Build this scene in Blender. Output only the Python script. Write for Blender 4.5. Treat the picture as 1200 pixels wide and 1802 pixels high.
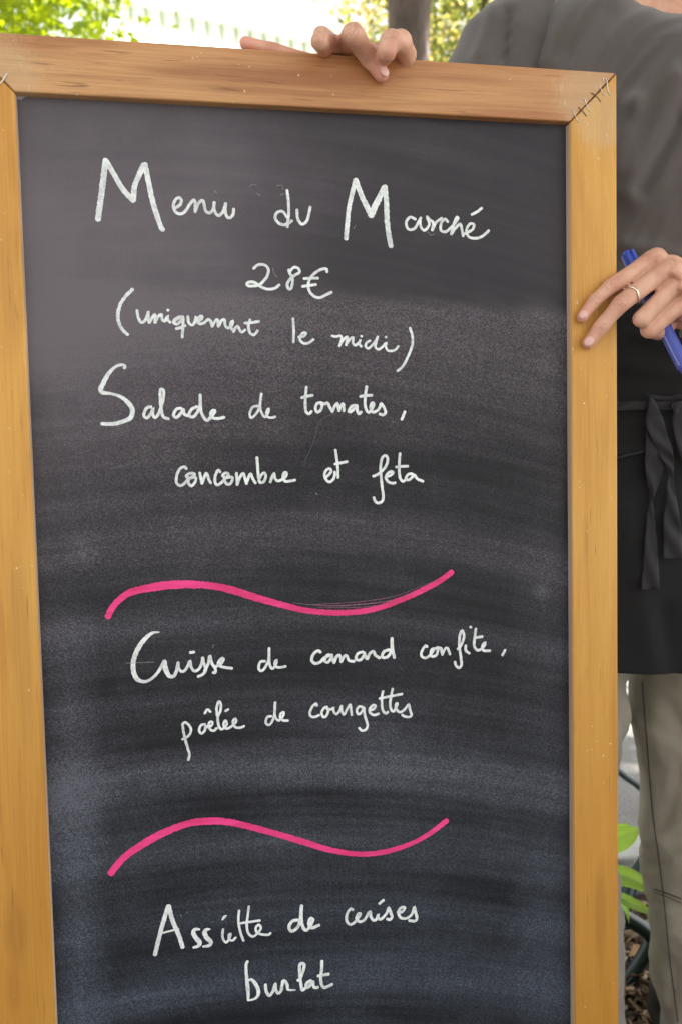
import bpy, bmesh, math, random
import numpy as np
from mathutils import Vector, Matrix, noise as mnoise

R = math.radians
scn = bpy.context.scene
for o in list(bpy.data.objects):
    bpy.data.objects.remove(o, do_unlink=True)
col = scn.collection

# ------------------------------------------------------------------ camera
CAM_H, PITCH, FPX = 1.0, R(8.0), 1500.0          # photo is 1200 x 1802
CAM = Vector((0, 0, CAM_H))
RIGHT = Vector((1, 0, 0))
FWD = Vector((0, math.cos(PITCH), -math.sin(PITCH)))
UP = Vector((0, math.sin(PITCH), math.cos(PITCH)))
cd = bpy.data.cameras.new('camera')
cam = bpy.data.objects.new('camera', cd)
col.objects.link(cam)
cam.location = CAM
cam.rotation_euler = (R(90) - PITCH, 0, 0)
cd.sensor_fit = 'VERTICAL'
cd.sensor_height = 36.0
cd.lens = 36.0 * FPX / 1802.0
cd.clip_start = 0.02
cd.clip_end = 400
cd.dof.use_dof = True
cd.dof.focus_distance = 0.85
cd.dof.aperture_fstop = 6.5
scn.camera = cam

# ------------------------------------------------------------------ world, sun, exposure
SUN_ELEV, SUN_AZ = R(56), R(88)                  # azimuth measured clockwise from +Y (towards +X)
w = bpy.data.worlds.new('World')
scn.world = w
w.use_nodes = True
nt = w.node_tree
nt.nodes.clear()
sky = nt.nodes.new('ShaderNodeTexSky')
sky.sky_type = 'NISHITA'
sky.sun_disc = False
sky.sun_elevation = SUN_ELEV
sky.sun_rotation = SUN_AZ
sky.dust_density = 4.0
sky.air_density = 1.0
sky.ozone_density = 1.0
hsv = nt.nodes.new('ShaderNodeHueSaturation')
hsv.inputs['Saturation'].default_value = 0.14
hsv.inputs['Value'].default_value = 1.0
bg = nt.nodes.new('ShaderNodeBackground')
bg.inputs['Strength'].default_value = 0.062
wo = nt.nodes.new('ShaderNodeOutputWorld')
nt.links.new(sky.outputs[0], hsv.inputs['Color'])
nt.links.new(hsv.outputs[0], bg.inputs[0])
nt.links.new(bg.outputs[0], wo.inputs[0])
sd = bpy.data.lights.new('sun', 'SUN')
sd.energy = 5.0
sd.angle = R(0.5)
sd.color = (1.0, 0.95, 0.86)
sun = bpy.data.objects.new('sun', sd)
col.objects.link(sun)
sdir = Vector((math.sin(SUN_AZ) * math.cos(SUN_ELEV), math.cos(SUN_AZ) * math.cos(SUN_ELEV), math.sin(SUN_ELEV)))
sun.rotation_euler = sdir.to_track_quat('Z', 'Y').to_euler()
sun.location = (3, 0, 6)
vs = scn.view_settings
vs.view_transform = 'Standard'
vs.look = 'None'
vs.gamma = 1
vs.use_curve_mapping = False
vs.exposure = 2.75

scn.cycles.max_bounces = 6
scn.cycles.transmission_bounces = 3

# ------------------------------------------------------------------ helpers
def at(px, py, d):
    """photo pixel at axial depth d -> world point"""
    return CAM + RIGHT * ((px - 600) / FPX * d) - UP * ((py - 901) / FPX * d) + FWD * d

def to_px(p):
    v = p - CAM
    d = v.dot(FWD)
    return 600 + v.dot(RIGHT) / d * FPX, 901 - v.dot(UP) / d * FPX

def mesh_obj(name, verts, faces, mats=None, parent=None, smooth=False, uvs=None):
    me = bpy.data.meshes.new(name)
    me.from_pydata([tuple(v) for v in verts], [], faces)
    me.update()
    if smooth:
        me.polygons.foreach_set('use_smooth', [True] * len(me.polygons))
    for m in (mats if isinstance(mats, (list, tuple)) else [mats]):
        if m: me.materials.append(m)
    o = bpy.data.objects.new(name, me)
    col.objects.link(o)
    if parent: o.parent = parent
    return o

def tag(o, label=None, cat=None, group=None, kind=None):
    if label: o['label'] = label
    if cat: o['category'] = cat
    if group: o['group'] = group
    if kind: o['kind'] = kind
    return o

def empty(name, loc=(0, 0, 0), mat=None):
    o = bpy.data.objects.new(name, None)
    o.empty_display_size = 0.1
    col.objects.link(o)
    if mat is not None: o.matrix_world = mat
    else: o.location = loc
    return o

class G:
    """tiny node graph writer"""
    def __init__(s, name):
        s.m = bpy.data.materials.new(name)
        s.m.use_nodes = True
        s.t = s.m.node_tree
        s.t.nodes.clear()
        s.out = s.t.nodes.new('ShaderNodeOutputMaterial')
        s.p = s.t.nodes.new('ShaderNodeBsdfPrincipled')
        s.t.links.new(s.p.outputs[0], s.out.inputs[0])
        s.tc = s.t.nodes.new('ShaderNodeTexCoord')
        s.obj = s.tc.outputs['Object']
    def new(s, typ, **kw):
        n = s.t.nodes.new(typ)
        for k, v in kw.items(): setattr(n, k, v)
        return n
    def put(s, sock, v):
        if hasattr(v, 'is_linked') or hasattr(v, 'links'): s.t.links.new(v, sock)
        else:
            if sock.type == 'RGBA' and len(v) == 3: v = (*v, 1)
            sock.default_value = v
    def math(s, op, a, b=None, c=None, clamp=False):
        n = s.new('ShaderNodeMath', operation=op, use_clamp=clamp)
        s.put(n.inputs[0], a)
        if b is not None: s.put(n.inputs[1], b)
        if c is not None: s.put(n.inputs[2], c)
        return n.outputs[0]
    def map(s, scale=(1, 1, 1), loc=(0, 0, 0), rot=(0, 0, 0), src=None):
        n = s.new('ShaderNodeMapping')
        s.put(n.inputs['Vector'], src or s.obj)
        n.inputs['Scale'].default_value = scale
        n.inputs['Location'].default_value = loc
        n.inputs['Rotation'].default_value = rot
        return n.outputs[0]
    def noise(s, vec=None, scale=5, detail=3, rough=.5, dist=0):
        n = s.new('ShaderNodeTexNoise')
        s.put(n.inputs['Vector'], vec or s.obj)
        n.inputs['Scale'].default_value = scale
        n.inputs['Detail'].default_value = detail
        n.inputs['Roughness'].default_value = rough
        n.inputs['Distortion'].default_value = dist
        return n.outputs[0]
    def voro(s, vec=None, scale=5, feature='F1'):
        n = s.new('ShaderNodeTexVoronoi', feature=feature)
        s.put(n.inputs['Vector'], vec or s.obj)
        n.inputs['Scale'].default_value = scale
        return n.outputs['Distance']
    def ramp(s, v, stops):
        n = s.new('ShaderNodeValToRGB')
        s.put(n.inputs[0], v)
        cr = n.color_ramp
        while len(cr.elements) < len(stops): cr.elements.new(.5)
        for e, (p, c) in zip(cr.elements, stops):
            e.position = p
            e.color = (*c, 1) if len(c) == 3 else c
        return n.outputs[0]
    def rng(s, v, a, b, c=0., d=1.):
        n = s.new('ShaderNodeMapRange')
        s.put(n.inputs[0], v)
        for i, x in enumerate((a, b, c, d)): n.inputs[i + 1].default_value = x
        return n.outputs[0]
    def mix(s, f, a, b, mode='MIX'):
        n = s.new('ShaderNodeMix', data_type='RGBA', blend_type=mode)
        s.put(n.inputs[0], f); s.put(n.inputs[6], a); s.put(n.inputs[7], b)
        return n.outputs[2]
    def sep(s, v=None):
        n = s.new('ShaderNodeSeparateXYZ')
        s.put(n.inputs[0], v or s.obj)
        return n.outputs
    def spot(s, c, r, axes=(1, 1, 1)):
        """soft mask 1 at point c fading to 0 at distance r"""
        a = s.new('ShaderNodeVectorMath', operation='SUBTRACT')
        s.put(a.inputs[0], s.obj); a.inputs[1].default_value = c
        b = s.new('ShaderNodeVectorMath', operation='MULTIPLY')
        s.t.links.new(a.outputs[0], b.inputs[0]); b.inputs[1].default_value = axes
        l = s.new('ShaderNodeVectorMath', operation='LENGTH')
        s.t.links.new(b.outputs[0], l.inputs[0])
        return s.rng(l.outputs['Value'], 0, r, 1, 0)
    def bump(s, h, strength=.3, dist=.001):
        n = s.new('ShaderNodeBump')
        n.inputs['Strength'].default_value = strength
        n.inputs['Distance'].default_value = dist
        s.put(n.inputs['Height'], h)
        s.t.links.new(n.outputs[0], s.p.inputs['Normal'])
    def set(s, **kw):
        for k, v in kw.items(): s.put(s.p.inputs[k.replace('_', ' ')], v)
        return s

def plain(name, c, rough=.6, **kw):
    g = G(name)
    g.set(Base_Color=c, Roughness=rough, **kw)
    return g.m

# ------------------------------------------------------------------ ground
def ground_mat():
    g = G('paving')
    n1 = g.noise(scale=2.2, detail=5, rough=.6)
    n2 = g.noise(scale=160, detail=2, rough=.7)
    c = g.ramp(n1, [(.3, (.20, .196, .19)), (.7, (.31, .30, .29))])
    c = g.mix(g.rng(n2, .35, .7), c, (.12, .115, .11))
    sp = g.voro(scale=90)
    c = g.mix(g.rng(sp, .12, .05, 0, .6), c, (.55, .54, .52))
    g.set(Base_Color=c, Roughness=.85)
    g.bump(n2, .5, .002)
    return g.m
M_PAVE = ground_mat()
g = G('soil')
n = g.noise(scale=30, detail=6, rough=.7)
g.set(Base_Color=g.ramp(n, [(.3, (.022, .015, .01)), (.7, (.09, .06, .04))]), Roughness=.95)
g.bump(n, .8, .01)
M_SOIL = g.m
g = G('kerb_stone')
n = g.noise(scale=25, detail=5, rough=.6)
g.set(Base_Color=g.ramp(n, [(.3, (.36, .35, .34)), (.7, (.52, .51, .49))]), Roughness=.8)
g.bump(n, .3, .002)
M_KERB = g.m

# paving sheet with a rectangular planting bed left open at the person's feet
BX0, BX1, BY0, BY1 = -1.6, 2.6, .35, 1.60
S = 150
vs_ = [(-S, -S, 0), (S, -S, 0), (S, BY0, 0), (-S, BY0, 0), (-S, BY1, 0), (S, BY1, 0), (S, S, 0), (-S, S, 0),
       (BX0, BY0, 0), (BX0, BY1, 0), (BX1, BY0, 0), (BX1, BY1, 0)]
ground = mesh_obj('pavement', vs_, [(0, 1, 2, 10, 8, 3), (4, 9, 11, 5, 6, 7), (3, 8, 9, 4), (10, 2, 5, 11)], M_PAVE)
tag(ground, kind='structure')
bed = mesh_obj('soil', [(BX0, BY0, -.03), (BX1, BY0, -.03), (BX1, BY1, -.03), (BX0, BY1, -.03)], [(0, 1, 2, 3)], M_SOIL)
tag(bed, kind='structure')

def box_bm(bm, c, s, rot=None):
    m = Matrix.Translation(c) @ (rot.to_4x4() if rot else Matrix()) @ Matrix.Diagonal((*s, 1))
    return bmesh.ops.create_cube(bm, size=1, matrix=m)['verts']

def bm_obj(name, bm, mats, parent=None, smooth=False, bevel=0, seg=2):
    me = bpy.data.meshes.new(name)
    bm.to_mesh(me); bm.free()
    if smooth: me.polygons.foreach_set('use_smooth', [True] * len(me.polygons))
    for m in (mats if isinstance(mats, (list, tuple)) else [mats]): me.materials.append(m)
    o = bpy.data.objects.new(name, me)
    col.objects.link(o)
    if parent: o.parent = parent
    if bevel:
        b = o.modifiers.new('bevel', 'BEVEL'); b.width = bevel; b.segments = seg
        b.limit_method = 'ANGLE'; b.harden_normals = False
    return o

# kerb stones between planting bed and pavement
rnd = random.Random(5)
x = BX0
kerb = empty('kerb', ((BX0 + BX1) / 2, BY1, 0))
tag(kerb, kind='structure')
while x < BX1:
    bm = bmesh.new()
    box_bm(bm, Vector((x + .245 - kerb.location.x, .05, .012)), (.49, .10, .12))
    bm_obj('kerb_stone', bm, M_KERB, kerb, bevel=.008)
    x += .5

# bark chips
def bark_chips():
    rnd = random.Random(11)
    V, F, MI = [], [], []
    def chip(cx, cy, cz, l, wd, th, yaw, tilt, roll, mi):
        m = Matrix.Translation((cx, cy, cz)) @ Matrix.Rotation(yaw, 4, 'Z') @ Matrix.Rotation(tilt, 4, 'Y') @ Matrix.Rotation(roll, 4, 'X')
        b = len(V)
        for (a, c, d) in [(-1, -.6, -1), (-.7, .8, -1), (.9, .6, -1), (1, -.5, -1), (-.9, -.5, 1), (-.6, .6, 1), (.8, .5, 1), (.8, -.4, 1)]:
            V.append(m @ Vector((a * l / 2 * rnd.uniform(.85, 1.1), c * wd / 2 * rnd.uniform(.8, 1.1), d * th / 2)))
        for f in [(0, 1, 2, 3), (7, 6, 5, 4), (0, 4, 5, 1), (1, 5, 6, 2), (2, 6, 7, 3), (3, 7, 4, 0)]:
            F.append(tuple(b + i for i in f)); MI.append(mi)
    for i in range(7000):
        if i < 3600: cx, cy = rnd.uniform(.25, .95), rnd.uniform(1.12, BY1 - .01)
        else: cx, cy = rnd.uniform(BX0, BX1), rnd.uniform(BY0, BY1 - .01)
        chip(cx, cy, rnd.uniform(-.028, .012), rnd.uniform(.012, .05), rnd.uniform(.004, .014), rnd.uniform(.001, .005),
             rnd.uniform(0, 6.28), rnd.gauss(0, .3), rnd.gauss(0, .5), rnd.choice([0, 0, 1, 1, 2, 3]))
    mats = [plain('bark_%s' % k, c, .9) for k, c in (('brown', (.19, .115, .07)), ('dark', (.05, .032, .022)), ('tan', (.40, .28, .18)), ('grey', (.33, .29, .25)))]
    o = mesh_obj('bark_mulch', V, F, mats)
    o.data.polygons.foreach_set('material_index', MI)
    tag(o, 'brown and tan bark chips covering the bed behind the feet', 'mulch', kind='stuff')
bark_chips()

# ------------------------------------------------------------------ foliage helpers
def leaf_mat(name, c, c2, trans=.5, rough=.5):
    g = G(name)
    oi = g.new('ShaderNodeObjectInfo')
    n = g.noise(scale=1.7, detail=3)
    n2 = g.noise(scale=23, detail=2)
    cc = g.mix(g.rng(g.math('ADD', g.math('MULTIPLY', n, .6), g.math('MULTIPLY', n2, .4)), .4, .6), c, c2)
    g.set(Base_Color=cc, Roughness=rough)
    tr = g.new('ShaderNodeBsdfTranslucent')
    g.put(tr.inputs[0], g.mix(.5, cc, (c2[0] * 1.6, c2[1] * 1.6, c2[2] * .8)))
    mx = g.new('ShaderNodeMixShader'); mx.inputs[0].default_value = trans
    g.t.links.new(g.p.outputs[0], mx.inputs[1]); g.t.links.new(tr.outputs[0], mx.inputs[2])
    g.t.links.new(mx.outputs[0], g.out.inputs[0])
    return g.m
g = G('tree_bark')
nb = g.noise(g.map((9, 9, 2.2)), 1, 6, .65)
nb2 = g.noise(g.map((40, 40, 9)), 1, 4, .7)
g.set(Base_Color=g.mix(g.rng(nb2, .35, .7), g.ramp(nb, [(.35, (.045, .030, .022)), (.65, (.17, .125, .10))]), (.06, .048, .04)), Roughness=.9)
g.bump(g.math('ADD', nb, g.math('MULTIPLY', nb2, .4)), .9, .03)
M_BARK = g.m

def tube_mesh(pts, rads, n=10, V=None, F=None, cap=True):
    V = [] if V is None else V
    F = [] if F is None else F
    pts = [Vector(p) for p in pts]
    T0 = (pts[1] - pts[0]).normalized()
    u = T0.orthogonal().normalized()
    base = len(V)
    for i, p in enumerate(pts):
        t = (pts[min(i + 1, len(pts) - 1)] - pts[max(i - 1, 0)]).normalized()
        u = (u - t * u.dot(t)).normalized()
        v = t.cross(u)
        for k in range(n):
            a = 2 * math.pi * k / n
            V.append(p + (u * math.cos(a) + v * math.sin(a)) * rads[i])
    for i in range(len(pts) - 1):
        for k in range(n):
            a = base + i * n + k; b = base + i * n + (k + 1) % n
            F.append((a, b, b + n, a + n))
    if cap:
        F.append(tuple(base + k for k in reversed(range(n))))
        F.append(tuple(base + (len(pts) - 1) * n + k for k in range(n)))
    return V, F

def crm(P, n=8):
    """catmull-rom through rows of P"""
    P = np.array(P, float)
    if len(P) < 3:
        return np.array([P[0] + (P[-1] - P[0]) * t for t in np.linspace(0, 1, n + 1)])
    Q = np.vstack([2 * P[0] - P[1], P, 2 * P[-1] - P[-2]])
    out = []
    for i in range(1, len(Q) - 2):
        for k in range(n):
            t = k / n
            out.append(.5 * ((2 * Q[i]) + (-Q[i - 1] + Q[i + 1]) * t + (2 * Q[i - 1] - 5 * Q[i] + 4 * Q[i + 1] - Q[i + 2]) * t * t + (-Q[i - 1] + 3 * Q[i] - 3 * Q[i + 1] + Q[i + 2]) * t ** 3))
    out.append(P[-1])
    return np.array(out)

def crown_mesh(name, blobs, nleaf, size, mat, parent, seed, clump=14, zmin=None, keep=None):
    """leaves in clumps through ellipsoid blobs given in the tree's own coordinates"""
    rg = np.random.default_rng(seed)
    vol = np.array([b[1][0] * b[1][1] * b[1][2] for b in blobs]); vol = vol / vol.sum()
    nc = nleaf // clump
    bi = rg.choice(len(blobs), nc, p=vol)
    C = []
    for b in bi:
        d = rg.normal(size=3); d /= np.linalg.norm(d)
        C.append(np.array(blobs[b][0]) + d * np.array(blobs[b][1]) * rg.uniform(.25, 1) ** .5)
    C = np.repeat(np.array(C), clump, 0)
    P = C + rg.normal(size=C.shape) * size * 2.2
    if keep is not None: P = P[np.array([keep(p) for p in P])]
    n = len(P)
    s = size * rg.uniform(.6, 1.25, n)
    a = rg.normal(size=(n, 3)); a[:, 2] -= .4; a /= np.linalg.norm(a, axis=1)[:, None]
    b = rg.normal(size=(n, 3)); b -= a * (a * b).sum(1)[:, None]; b /= np.linalg.norm(b, axis=1)[:, None]
    nn = np.cross(a, b)
    L = s[:, None]
    vs = np.stack([P - a * L * .5, P + b * L * .26 + nn * L * .05, P + a * L * .5, P - b * L * .26 + nn * L * .05], 1).reshape(-1, 3)
    me = bpy.data.meshes.new(name)
    me.vertices.add(4 * n); me.vertices.foreach_set('co', vs.astype(np.float32).ravel())
    me.loops.add(4 * n); me.loops.foreach_set('vertex_index', np.arange(4 * n, dtype=np.int32))
    me.polygons.add(n); me.polygons.foreach_set('loop_start', np.arange(0, 4 * n, 4, dtype=np.int32))
    me.update()
    me.materials.append(mat)
    o = bpy.data.objects.new(name, me); col.objects.link(o); o.parent = parent
    return o

def wobble_path(a, b, n, amp, seed):
    r_ = random.Random(seed)
    a, b = Vector(a), Vector(b)
    return [a.lerp(b, i / n) + Vector((r_.gauss(0, amp), r_.gauss(0, amp), 0)) * (0 < i < n) for i in range(n + 1)]

# shade tree: trunk seen above the top rail, its crown spreads over the board and the person
X_TR = (704 - 600) / FPX * 4.2
shade = empty('shade_tree', (X_TR + .02, 4.16, 0))
tag(shade, 'rough brown tree trunk rising just behind the hand on the top rail', 'tree')
tp = crm([(.0, 0, 0), (.01, 0, .8), (-.01, 0, 1.6), (0, 0, 2.3), (.0, 0, 2.9), (.03, 0, 3.6), (.1, -.1, 4.4)], 6)
rr = np.interp(tp[:, 2], [0, .25, 1, 2, 2.9, 3.6, 4.4], [.20, .14, .116, .102, .097, .09, .07])
V, F = tube_mesh(tp, rr, 28)
for i, v in enumerate(V):
    q = Vector((v.x * 6, v.y * 6, v.z * 1.6))
    d = mnoise.noise(q) * .012 + mnoise.noise(q * 3.3) * .006
    h = Vector((v.x, v.y, 0)).normalized()
    V[i] = v + h * d
trunk = mesh_obj('trunk', V, F, M_BARK, shade, smooth=True)
br = []
for k, (e, r0) in enumerate([((1.9, -2.2, 4.3), .06), ((-1.2, -1.8, 4.5), .05), ((2.4, .3, 4.9), .05), ((.7, -3.6, 4.6), .05), ((-.8, 1.0, 5), .05), ((3.6, -2.8, 4.9), .05), ((1.0, 0, 6), .05)]):
    s0 = (.03, 0, 3.45 + .1 * k)
    V, F = tube_mesh(wobble_path(s0, e, 6, .07, k), np.linspace(r0, .012, 7), 8)
    mesh_obj('limb', V, F, M_BARK, shade, smooth=True)
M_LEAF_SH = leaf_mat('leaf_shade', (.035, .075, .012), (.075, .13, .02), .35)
blobs = [((1.9, -2.2, 4.6), (1.6, 1.5, .8)), ((3.4, -2.8, 5.0), (1.7, 1.6, .9)), ((.5, -3.4, 4.7), (1.3, 1.3, .6)), ((.2, -1.3, 4.9), (1.7, 1.6, .8)),
         ((2.6, -.3, 5.2), (1.8, 1.6, .9)), ((-1.2, -.6, 5.0), (1.5, 1.5, .8)), ((.8, .3, 6.0), (2.2, 1.9, .9)), ((3.0, -4.2, 5.0), (1.4, 1.2, .8)), ((1.2, -3.0, 5.7), (2.0, 1.5, .7)), ((2.6, -2.6, 5.9), (2.0, 1.8, .7))]
def keep_sh(p):      # leaves hang no lower than the camera's view limit
    return (p[2] - 1.0) / max(.3, p[1] + 4.16) > .47
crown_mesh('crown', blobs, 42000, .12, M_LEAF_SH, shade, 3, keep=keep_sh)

# unseen tree added right of the camera so its high crown shades the spot
st2 = empty('shade_tree', (5.2, -.8, 0))
tag(st2, 'added tall tree out of view at the right, its high crown shading the person and board', 'tree')
V, F = tube_mesh(crm([(0, 0, 0), (.02, 0, 1.5), (-.03, .02, 3), (0, 0, 4.6), (-.1, 0, 6.2)], 6), np.interp(range(25), [0, 24], [.19, .08]), 16)
mesh_obj('trunk', V, F, M_BARK, st2, smooth=True)
for k, e in enumerate([(-2.6, -.5, 6.4), (2.4, 1, 6.6), (-1.5, 2.4, 6.8), (.5, -2.6, 6.8), (-2.0, -2.4, 6.9)]):
    V, F = tube_mesh(wobble_path((0, 0, 4.5 + .1 * k), e, 6, .07, 20 + k), np.linspace(.07, .015, 7), 8)
    mesh_obj('limb', V, F, M_BARK, st2, smooth=True)
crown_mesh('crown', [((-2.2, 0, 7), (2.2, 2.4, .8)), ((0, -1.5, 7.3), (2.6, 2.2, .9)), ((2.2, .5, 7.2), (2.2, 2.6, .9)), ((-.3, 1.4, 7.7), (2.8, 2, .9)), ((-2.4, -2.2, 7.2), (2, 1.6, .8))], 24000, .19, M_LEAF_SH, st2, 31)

# bright tree on the left
tl = empty('leafy_tree', (-2.7, 5.9, 0))
tag(tl, 'bright yellow-green leafy tree at the far left above the board', 'tree')
V, F = tube_mesh(crm([(0, 0, 0), (.03, 0, 1), (-.03, .02, 2), (0, 0, 2.8), (.2, 0, 3.6)], 5), np.linspace(.11, .03, 21), 12)
mesh_obj('trunk', V, F, M_BARK, tl, smooth=True)
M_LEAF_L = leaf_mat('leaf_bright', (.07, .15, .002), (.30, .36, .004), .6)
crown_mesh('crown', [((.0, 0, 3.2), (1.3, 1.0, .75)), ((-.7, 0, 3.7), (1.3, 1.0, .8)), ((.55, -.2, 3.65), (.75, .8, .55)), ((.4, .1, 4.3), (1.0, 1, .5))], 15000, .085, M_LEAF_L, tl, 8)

# trees beyond on the right
tr_ = empty('leafy_tree', (1.35, 9.2, 0))
tag(tr_, 'mottled green and yellow tree seen between trunk and the shoulder', 'tree')
V, F = tube_mesh(crm([(0, 0, 0), (.05, 0, 1.5), (-.05, .02, 3), (0, 0, 4.2), (.2, 0, 5.6)], 5), np.linspace(.14, .03, 21), 12)
mesh_obj('trunk', V, F, M_BARK, tr_, smooth=True)
M_LEAF_R = leaf_mat('leaf_mid', (.035, .08, .018), (.16, .17, .035), .45)
crown_mesh('crown', [((-.1, 0, 4.7), (1.1, 1.0, 1.2)), ((.6, .3, 5.2), (1.3, 1.1, 1.2)), ((.2, 0, 3.7), (1.2, 1, .8))], 11000, .085, M_LEAF_R, tr_, 12)
ty = empty('leafy_tree', (.75, 12.2, 0))
tag(ty, 'pale yellow tree just left of the brown trunk, far behind', 'tree')
V, F = tube_mesh(crm([(0, 0, 0), (.05, 0, 2), (-.05, .02, 4), (0, 0, 5.6), (.2, 0, 7)], 5), np.linspace(.15, .03, 21), 12)
mesh_obj('trunk', V, F, M_BARK, ty, smooth=True)
M_LEAF_Y = leaf_mat('leaf_yellow', (.22, .21, .04), (.42, .33, .09), .5)
crown_mesh('crown', [((.1, 0, 5.7), (.9, 1.0, 1.5)), ((1.3, .3, 5.0), (1.6, 1.1, 1.3))], 9000, .095, M_LEAF_Y, ty, 13)

# pale building with a bracketed cornice, far behind on the left
M_WALL = plain('pale_render', (.80, .79, .75), .8)
M_BRKT = plain('bracket_paint', (.30, .38, .26), .7)
M_GLASS = plain('window_glass', (.08, .10, .11), .1)
b0 = Vector((-3.6, 14.0, 0)); b1 = Vector((5.5, 19.0, 0))
bd = (b1 - b0).normalized(); bn = Vector((bd.y, -bd.x, 0))
BM = Matrix(((bd.x, -bn.x, 0, b0.x), (bd.y, -bn.y, 0, b0.y), (0, 0, 1, 0), (0, 0, 0, 1)))
bld = empty('pale_building', mat=BM)
tag(bld, 'overexposed white building with rows of cornice brackets behind the board', 'building')
BL = (b1 - b0).length
HB = 7.05
bm = bmesh.new(); box_bm(bm, Vector((BL / 2, 3, HB / 2 - .049)), (BL, 6, HB - .098)); bm_obj('wall', bm, M_WALL, bld)
bm = bmesh.new(); box_bm(bm, Vector((BL / 2, 3.19, HB)), (BL + .1, 6.55, .2)); bm_obj('cornice', bm, M_WALL, bld, bevel=.03)
bm = bmesh.new(); box_bm(bm, Vector((BL / 2, -.06, HB - .72)), (BL + .1, .14, .1)); bm_obj('moulding', bm, M_WALL, bld)
brk = None
k = 0
while .15 + k * .25 < BL:
    for z_, s_ in ((HB - .24, .22), (HB - .60, .13)):
        if brk is None:
            bm = bmesh.new()
            vv = [bm.verts.new(p) for p in [(-.04, 0, 1), (-.02, -.45, 1), (-.02, -.45, .6), (-.02, -.2, .1), (-.02, 0, -.9), (.04, 0, 1), (.02, -.45, 1), (.02, -.45, .6), (.02, -.2, .1), (.02, 0, -.9)]]
            bm.faces.new(vv[:5][::-1]); bm.faces.new(vv[5:])
            for i in range(5): j = (i + 1) % 5; bm.faces.new((vv[i], vv[j], vv[j + 5], vv[i + 5]))
            bmesh.ops.recalc_face_normals(bm, faces=bm.faces)
            brk = bm_obj('bracket', bm, M_BRKT, bld); c = brk
        else:
            c = brk.copy(); col.objects.link(c)
        c.location = (.15 + k * .25, -.001, z_)
        c.scale = (1, s_, s_ * .6)
    k += 1
for k in range(5):
    for z_ in (1.3, 4.1):
        bm = bmesh.new(); box_bm(bm, Vector((1.2 + k * 2.2, -.01, z_ + .6)), (.95, .06, 1.5)); f = bm_obj('window', bm, M_WALL, bld)
        bm = bmesh.new(); box_bm(bm, Vector((1.2 + k * 2.2, -.03, z_ + .6)), (.8, .05, 1.35)); p_ = bm_obj('pane', bm, M_GLASS); p_.parent = f

# ------------------------------------------------------------------ chalkboard
FW, IW = .05, .5246                                    # frame member width, opening width
def rodr(v):
    v = Vector(v); th = v.length
    return Matrix.Rotation(th, 3, v)
RB = rodr((.0594, -.1833, -.0274))                      # board axes in camera space (x right, y down, z forward)
def c2w(v): return RIGHT * v[0] - UP * v[1] + FWD * v[2]
b_r = c2w(RB @ Vector((1, 0, 0))); b_d = c2w(RB @ Vector((0, 1, 0))); b_n = c2w(RB @ Vector((0, 0, 1)))
b_u = -b_d
IL = CAM + c2w((-.2879, -.3713, .7524))                 # inner left top corner of the frame's front face
topc = IL + b_r * (IW / 2) + b_u * FW
LEN = topc.z / b_u.z                                    # full length so that it stands on the ground
O_B = topc - b_u * LEN
BMAT = Matrix(((b_r.x, b_n.x, b_u.x, O_B.x), (b_r.y, b_n.y, b_u.y, O_B.y), (b_r.z, b_n.z, b_u.z, O_B.z), (0, 0, 0, 1)))
BINV = BMAT.inverted()
REC = .010
def on_board(px, py, y=0.):
    """where the line of sight of a photo pixel meets the board plane at local depth y -> local (x, z), axial depth"""
    d = at(px, py, 1) - CAM
    p0 = O_B + b_n * y
    t = (p0 - CAM).dot(b_n) / d.dot(b_n)
    q = BINV @ (CAM + d * t)
    return q.x, q.z, t
board = empty('chalkboard', mat=BMAT)
tag(board, 'black menu chalkboard in a varnished wooden frame with white handwriting', 'chalkboard')
HW = IW / 2
TOP = LEN
BOTI = .10                                              # height of the opening's lower edge

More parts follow.
